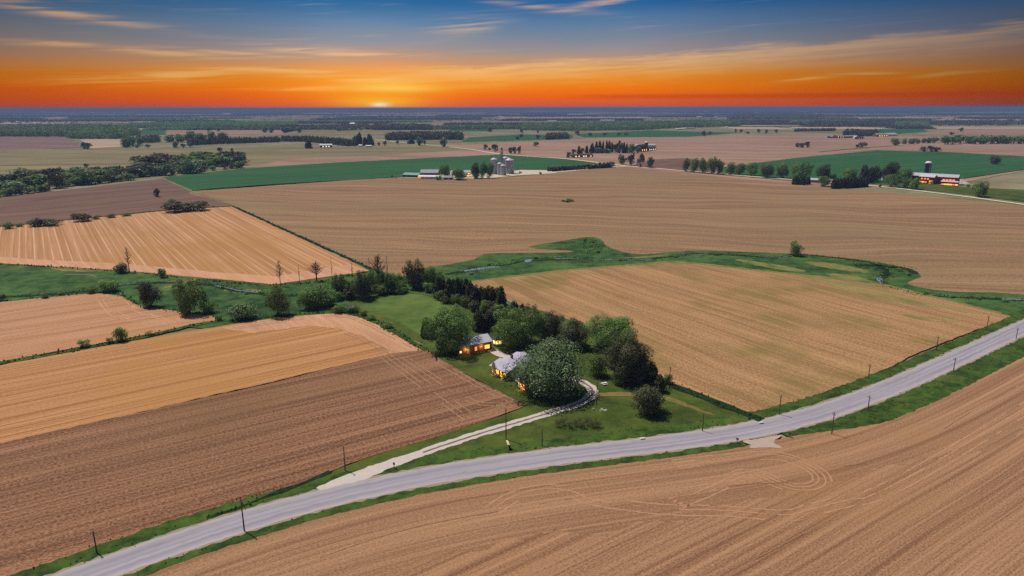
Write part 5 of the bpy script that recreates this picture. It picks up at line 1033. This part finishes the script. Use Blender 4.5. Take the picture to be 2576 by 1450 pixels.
# ------------------------------------------------------------------ far woods that read as one mass
TPL = {}
def tpl(kind, n):
    if (kind, n) not in TPL:
        TPL[kind, n] = [(crown_conifer(s, n, .19 if n < 60 else .14) if kind == 'c' else crown_round(s, n, .26 if n < 40 else .17, 10, .02, .3))[0] for s in range(60, 64)]
    return TPL[kind, n]
def inside(p, poly):
    c = False; j = len(poly) - 1
    for i in range(len(poly)):
        (a, b), (e, f) = poly[i], poly[j]
        if (b > p[1]) != (f > p[1]) and p[0] < (e - a) * (p[1] - b) / (f - b) + a: c = not c
        j = i
    return c
def wood_mass(name, pts, kind, hgt, spacing, n, m, label=None, scatter=1.0, raw=False, cap=4000):
    P = pts if raw else [G(*p) for p in pts]; xs = [p[0] for p in P]; ys = [p[1] for p in P]; r = np.random.default_rng(int(abs(xs[0])) + len(P)); Q = []
    area = (max(xs) - min(xs)) * (max(ys) - min(ys)); sp_ = max(spacing, math.sqrt(area / cap / 2)) if area else spacing
    for i in range(int((max(xs) - min(xs)) / sp_) + 1):
        for j in range(int((max(ys) - min(ys)) / sp_) + 1):
            q = (min(xs) + i * sp_ + r.uniform(-.45, .45) * sp_, min(ys) + j * sp_ + r.uniform(-.45, .45) * sp_)
            if inside(q, P) and r.random() < scatter: Q.append(q)
    if not Q: return None
    T = tpl(kind, n); Vs = []; tn = []
    for q in Q:
        V = T[r.integers(0, 4)]; s = r.uniform(.75, 1.25); w = max(spacing * 1.35, sp_ * 1.15) * s; a = r.uniform(0, 6.28); ca, sa = math.cos(a), math.sin(a)
        Vs.append(np.stack([(V[:, 0] * ca - V[:, 1] * sa) * w + q[0], (V[:, 0] * sa + V[:, 1] * ca) * w + q[1], V[:, 2] * hgt * s * r.uniform(.85, 1.1)], 1))
    V = np.concatenate(Vs); me = mesh_np(name, V, np.arange(len(V)).reshape(-1, 4)); nf = len(V) // 4; per = nf // len(Q)
    me.attributes.new('tone', 'FLOAT', 'FACE').data.foreach_set('value', (np.repeat(r.random(len(Q)), per) * .6 + r.random(nf) * .4).astype(np.float32)); o = link(name, me, m)
    return tag(o, label, 'wood', None, 'stuff')
WD = 'distant_woods'
wood_mass(WD, [(-150, 344), (0, 344), (165, 344.5), (180, 350), (306, 350.5), (352, 338), (330, 324), (200, 320), (0, 323), (-150, 324)], 'r', 17, 9, 60, L_GREEN, 'large mixed wood along the far left fields', cap=5000)
wood_mass(WD, [(330, 323), (700, 322), (745, 321), (745, 314), (500, 313), (330, 317)], 'r', 16, 11, 40, L_GREEN, 'long strip of wood beyond the left fields')
wood_mass(WD, [(345, 360), (400, 359), (398, 353), (350, 353)], 'r', 13, 9, 60, L_DARK, 'dark copse at the end of the large left wood')
wood_mass(WD, [(474, 366.5), (560, 362.5), (704, 358), (704, 354.5), (560, 358.5), (474, 362)], 'c', 13, 7, 60, L_NEEDLE, 'black evergreen windbreak across the dry pasture, left length')
wood_mass(WD, [(709, 356.5), (770, 357), (860, 367), (893, 369), (893, 364), (860, 359), (770, 352), (709, 353)], 'c', 13, 7, 60, L_NEEDLE, 'black evergreen windbreak behind the white roofed house')
wood_mass(WD, [(972, 353.5), (1080, 352.5), (1163, 353), (1163, 346), (1080, 343), (978, 346)], 'r', 15, 9, 60, L_DARK, 'rounded dark wood above the far lane')
wood_mass(WD, [(936, 328), (1085, 327.5), (1082, 321), (940, 321)], 'r', 16, 11, 40, L_DARK, 'dark wood block on the middle horizon fields')
wood_mass(WD, [(1310, 328), (1440, 330), (1614, 328), (1700, 322), (1863, 318.5), (1860, 311), (1700, 312), (1500, 314), (1320, 319)], 'r', 17, 11, 40, L_GREEN, 'long wood across the right middle distance')
wood_mass(WD, [(1372, 352), (1430, 350), (1428, 346), (1380, 346)], 'r', 14, 9, 60, L_DARK, 'small wood by the hidden farm left of the conifer grove')
wood_mass(WD, [(1836, 304.5), (2056, 304), (2056, 292), (1990, 288), (1836, 291)], 'r', 18, 16, 14, L_DARK, 'dark wood block on the right horizon')
wood_mass(WD, [(2124, 343), (2206, 344), (2206, 338.5), (2130, 337.5)], 'r', 15, 9, 60, L_DARK, 'wood behind the distant right farm')
wood_mass(WD, [(2000, 332), (2100, 330.5), (2100, 328.5), (2000, 330)], 'r', 9, 8, 40, L_DARK, 'dark hedge line left of the distant right farm')
wood_mass(WD, [(2036, 316), (2250, 315), (2340, 313), (2340, 305), (2200, 304), (2040, 309)], 'r', 13, 15, 40, L_DARK, 'scattered trees of the far village at the right', .45)
wood_mass(WD, [(2250, 321), (2335, 320), (2335, 312), (2255, 314)], 'r', 15, 11, 40, L_GREEN, 'wood block right of the far village')
wood_mass(WD, [(2350, 318), (2576, 316), (2700, 316), (2700, 304), (2380, 306)], 'r', 12, 20, 40, L_DARK, 'scattered trees across the far right fields', .16)
wood_mass(WD, [(850, 330), (930, 327), (930, 318), (850, 319)], 'r', 13, 14, 40, L_DARK, 'trees around the far white farm in the middle', .4)
rf = random.Random(5)
def parcels():
    """the patchwork out to the horizon: strips of wood and pale fields"""
    y = 3000.0; k = 0
    while y < 30000:
        dep = y * rf.uniform(.08, .15); x = -y * .95 + rf.uniform(-400, 0)
        while x < y * .95:
            w = y * rf.uniform(.05, .26); u = rf.random(); near = y < 6500
            sx0 = CX + x / y * F; sx1 = CX + (x + w) / y * F
            sk = rf.uniform(-.12, .12) * w
            dd = dep * (.4 if u < (.34 if near else .46) else 1); quad = [(x, y), (x + w, y + sk), (x + w * 1.03, y + sk + dd), (x + rf.uniform(0, .1) * w, y + dd)]
            if u < (.34 if near else .46):
                sp_ = max(12, y / 420); wood_mass(WD, quad, 'r', rf.uniform(9, 15), sp_, 14 if y < 9000 else 8, rf.choice([L_DARK, L_GREEN, L_DARK]), 'far woods strung along the horizon fields', raw=True, cap=900 if y < 9000 else 500)
            elif u < (.68 if near else .90):
                sheet('field', quad, Z(0) + .05, rf.choice([m_pale, m_pink, m_olive, m_pale, m_pale]), 3, 40, raw=True)
            elif near and u < .68: sheet('field', quad, Z(0) + .05, m_green, 3, 40, raw=True)
            if u > .5 and rf.random() < .45:
                q2 = [(x, y + dep), (x + w, y + dep + sk), (x + w, y + dep + sk + 22), (x, y + dep + max(22, y * .004))]; wood_mass(WD, q2, 'r', 10, max(14, y / 420), 14 if y < 9000 else 8, L_DARK, 'far hedge lines between the horizon fields', .6, True)
            x += w * rf.uniform(.85, 1.15)
        y += dep * rf.uniform(.75, 1.0)
parcels()
# low ridge on the horizon
V = []; Fc = []; n = 90
for i in range(n + 1):
    a = R(-45 + 90 * i / n); hgt = 34 + 20 * math.sin(i * .21) + 18 * math.sin(i * .53 + 1) + max(0, (i - 45)) * 1.6
    for r_, z in ((24000, -5), (27000, hgt * .8), (31000, hgt), (36000, -5)): V.append((math.sin(a) * r_, math.cos(a) * r_, min(z, 93)))
for i in range(n):
    for k in range(3): Fc.append((i * 4 + k, (i + 1) * 4 + k, (i + 1) * 4 + k + 1, i * 4 + k + 1)[::-1])
me = bpy.data.meshes.new('hills'); me.from_pydata(V, [], Fc); me.update()
tag(link('hills', me, grass_mat('wooded_ridge', (.03, .045, .03), (.08, .09, .05), .003)), kind='structure')

# ------------------------------------------------------------------ rough grass along verges, creek and field strips
def tufts(name, lines_, m, hgt, dens, wid, seed, label, size=.5):
    r = np.random.default_rng(seed); P = []
    for C, off, w in lines_:
        C = np.array(offset(C, off)); sg = np.diff(C, axis=0); L = np.hypot(*sg.T); n = int(L.sum() * w * dens)
        i = r.choice(len(L), n, p=L / L.sum()); u = r.random(n)[:, None]; p = C[i] + sg[i] * u; nx = np.stack([-sg[i, 1], sg[i, 0]], 1) / L[i][:, None]
        P.append(p + nx * (r.normal(0, .33, n) * w)[:, None])
    P = np.concatenate(P); P = P[np.hypot(P[:, 0] - G(1928, 1119)[0], P[:, 1] - G(1928, 1119)[1]) > 8.5]; P = P[np.hypot(P[:, 0] - G(925, 1194)[0], P[:, 1] - G(925, 1194)[1]) > 15]; n = len(P); h_ = r.uniform(.4, 1.2, n) * hgt; a = r.uniform(0, 6.28, n); s = r.uniform(.5, 1.2, n) * size
    dx, dy = np.cos(a) * s / 2, np.sin(a) * s / 2; lx, ly = r.normal(0, .25, n) * h_, r.normal(0, .25, n) * h_; z = np.zeros(n)
    V = np.stack([np.stack([P[:, 0] - dx, P[:, 1] - dy, z], 1), np.stack([P[:, 0] + dx, P[:, 1] + dy, z], 1), np.stack([P[:, 0] + dx * .5 + lx, P[:, 1] + dy * .5 + ly, h_], 1), np.stack([P[:, 0] - dx * .5 + lx, P[:, 1] - dy * .5 + ly, h_ * .9], 1)], 1).reshape(-1, 3)
    tag(link(name, mesh_np(name, V, np.arange(4 * n).reshape(n, 4)), m), label, 'grass', None, 'stuff')
L_GRASS = leaf_mat('grass_blades', (.03, .06, .018), (.09, .13, .04), .2, .7, .1, rnd=True)
L_GRASSD = leaf_mat('weed_blades_dark', (.03, .058, .024), (.08, .13, .045), .2, .7, .1, rnd=True)
tufts('verge_grass', [(mid, 5.6, 2.2), (mid, 9.4, 1.6), (mid, -5.6, 1.6), (mid[int(NR * (UE + .04)):], -8.6, 4.5)], L_GRASS, .42, .55, 1, 1, 'rough green grass along both verges of the road')
hed = [(line(p, 3), 0, w) for p, w in (([(0, 915), (330, 854), (545, 809), (780, 790), (860, 786), (910, 796), (960, 818), (1068, 881), (1115, 908)], 4.0), ([(0, 571), (420, 530), (586, 519.5)], 5), ([(586, 519), (760, 598), (932, 676)], 2.5), ([(1655, 955), (1690, 970), (1780, 1005), (1860, 1037), (1918, 1058)], 3.6), ([(830, 1187), (760, 1217), (600, 1279), (520, 1302)], 1.6), ([(0, 665), (300, 683), (690, 718), (935, 684)], 3), ([(0, 760), (240, 738), (310, 745), (340, 766), (385, 776), (538, 797), (545, 808)], 3))]
tufts('hedge_weeds', hed, L_GRASSD, .85, .5, 1, 2, 'tall dark weeds along the field edges', .9)
cre = [(line(p, 3), 0, w) for p, w in (([(0, 748), (120, 742), (240, 730), (300, 718), (420, 712), (520, 716), (600, 732), (680, 742), (750, 744), (830, 736)], 7), ([(1120, 690), (1165, 686), (1270, 663), (1330, 650), (1480, 652), (1600, 655), (1700, 645), (1780, 640), (1960, 648), (2010, 640), (2150, 655), (2210, 668), (2230, 690), (2215, 715), (2290, 738), (2400, 748), (2576, 756), (2800, 770)], 6), ([(2150, 668), (2230, 672), (2290, 682)], 14), ([(1480, 605), (1500, 640)], 14))]
tufts('creek_reeds', cre, L_GRASSD, .6, .5, 1, 3, 'dark reeds and weeds along the creek', .65)
tufts('wild_flowers', [(mid[int(NR * (UE - .2)):int(NR * UE)], -6.6, 1.0), (mid[int(NR * (UE + .18)):int(NR * (UE + .4))], -11, 2.5), (line([(1760, 1003), (1850, 1036), (1905, 1056)], 2), 2.6, 1.0)], leaf_mat('pale_seed_heads', (.28, .28, .2), (.5, .49, .38), .2, .8, .1, rnd=True), .5, .22, 1, 4, 'pale flower heads among the verge grass', .28)
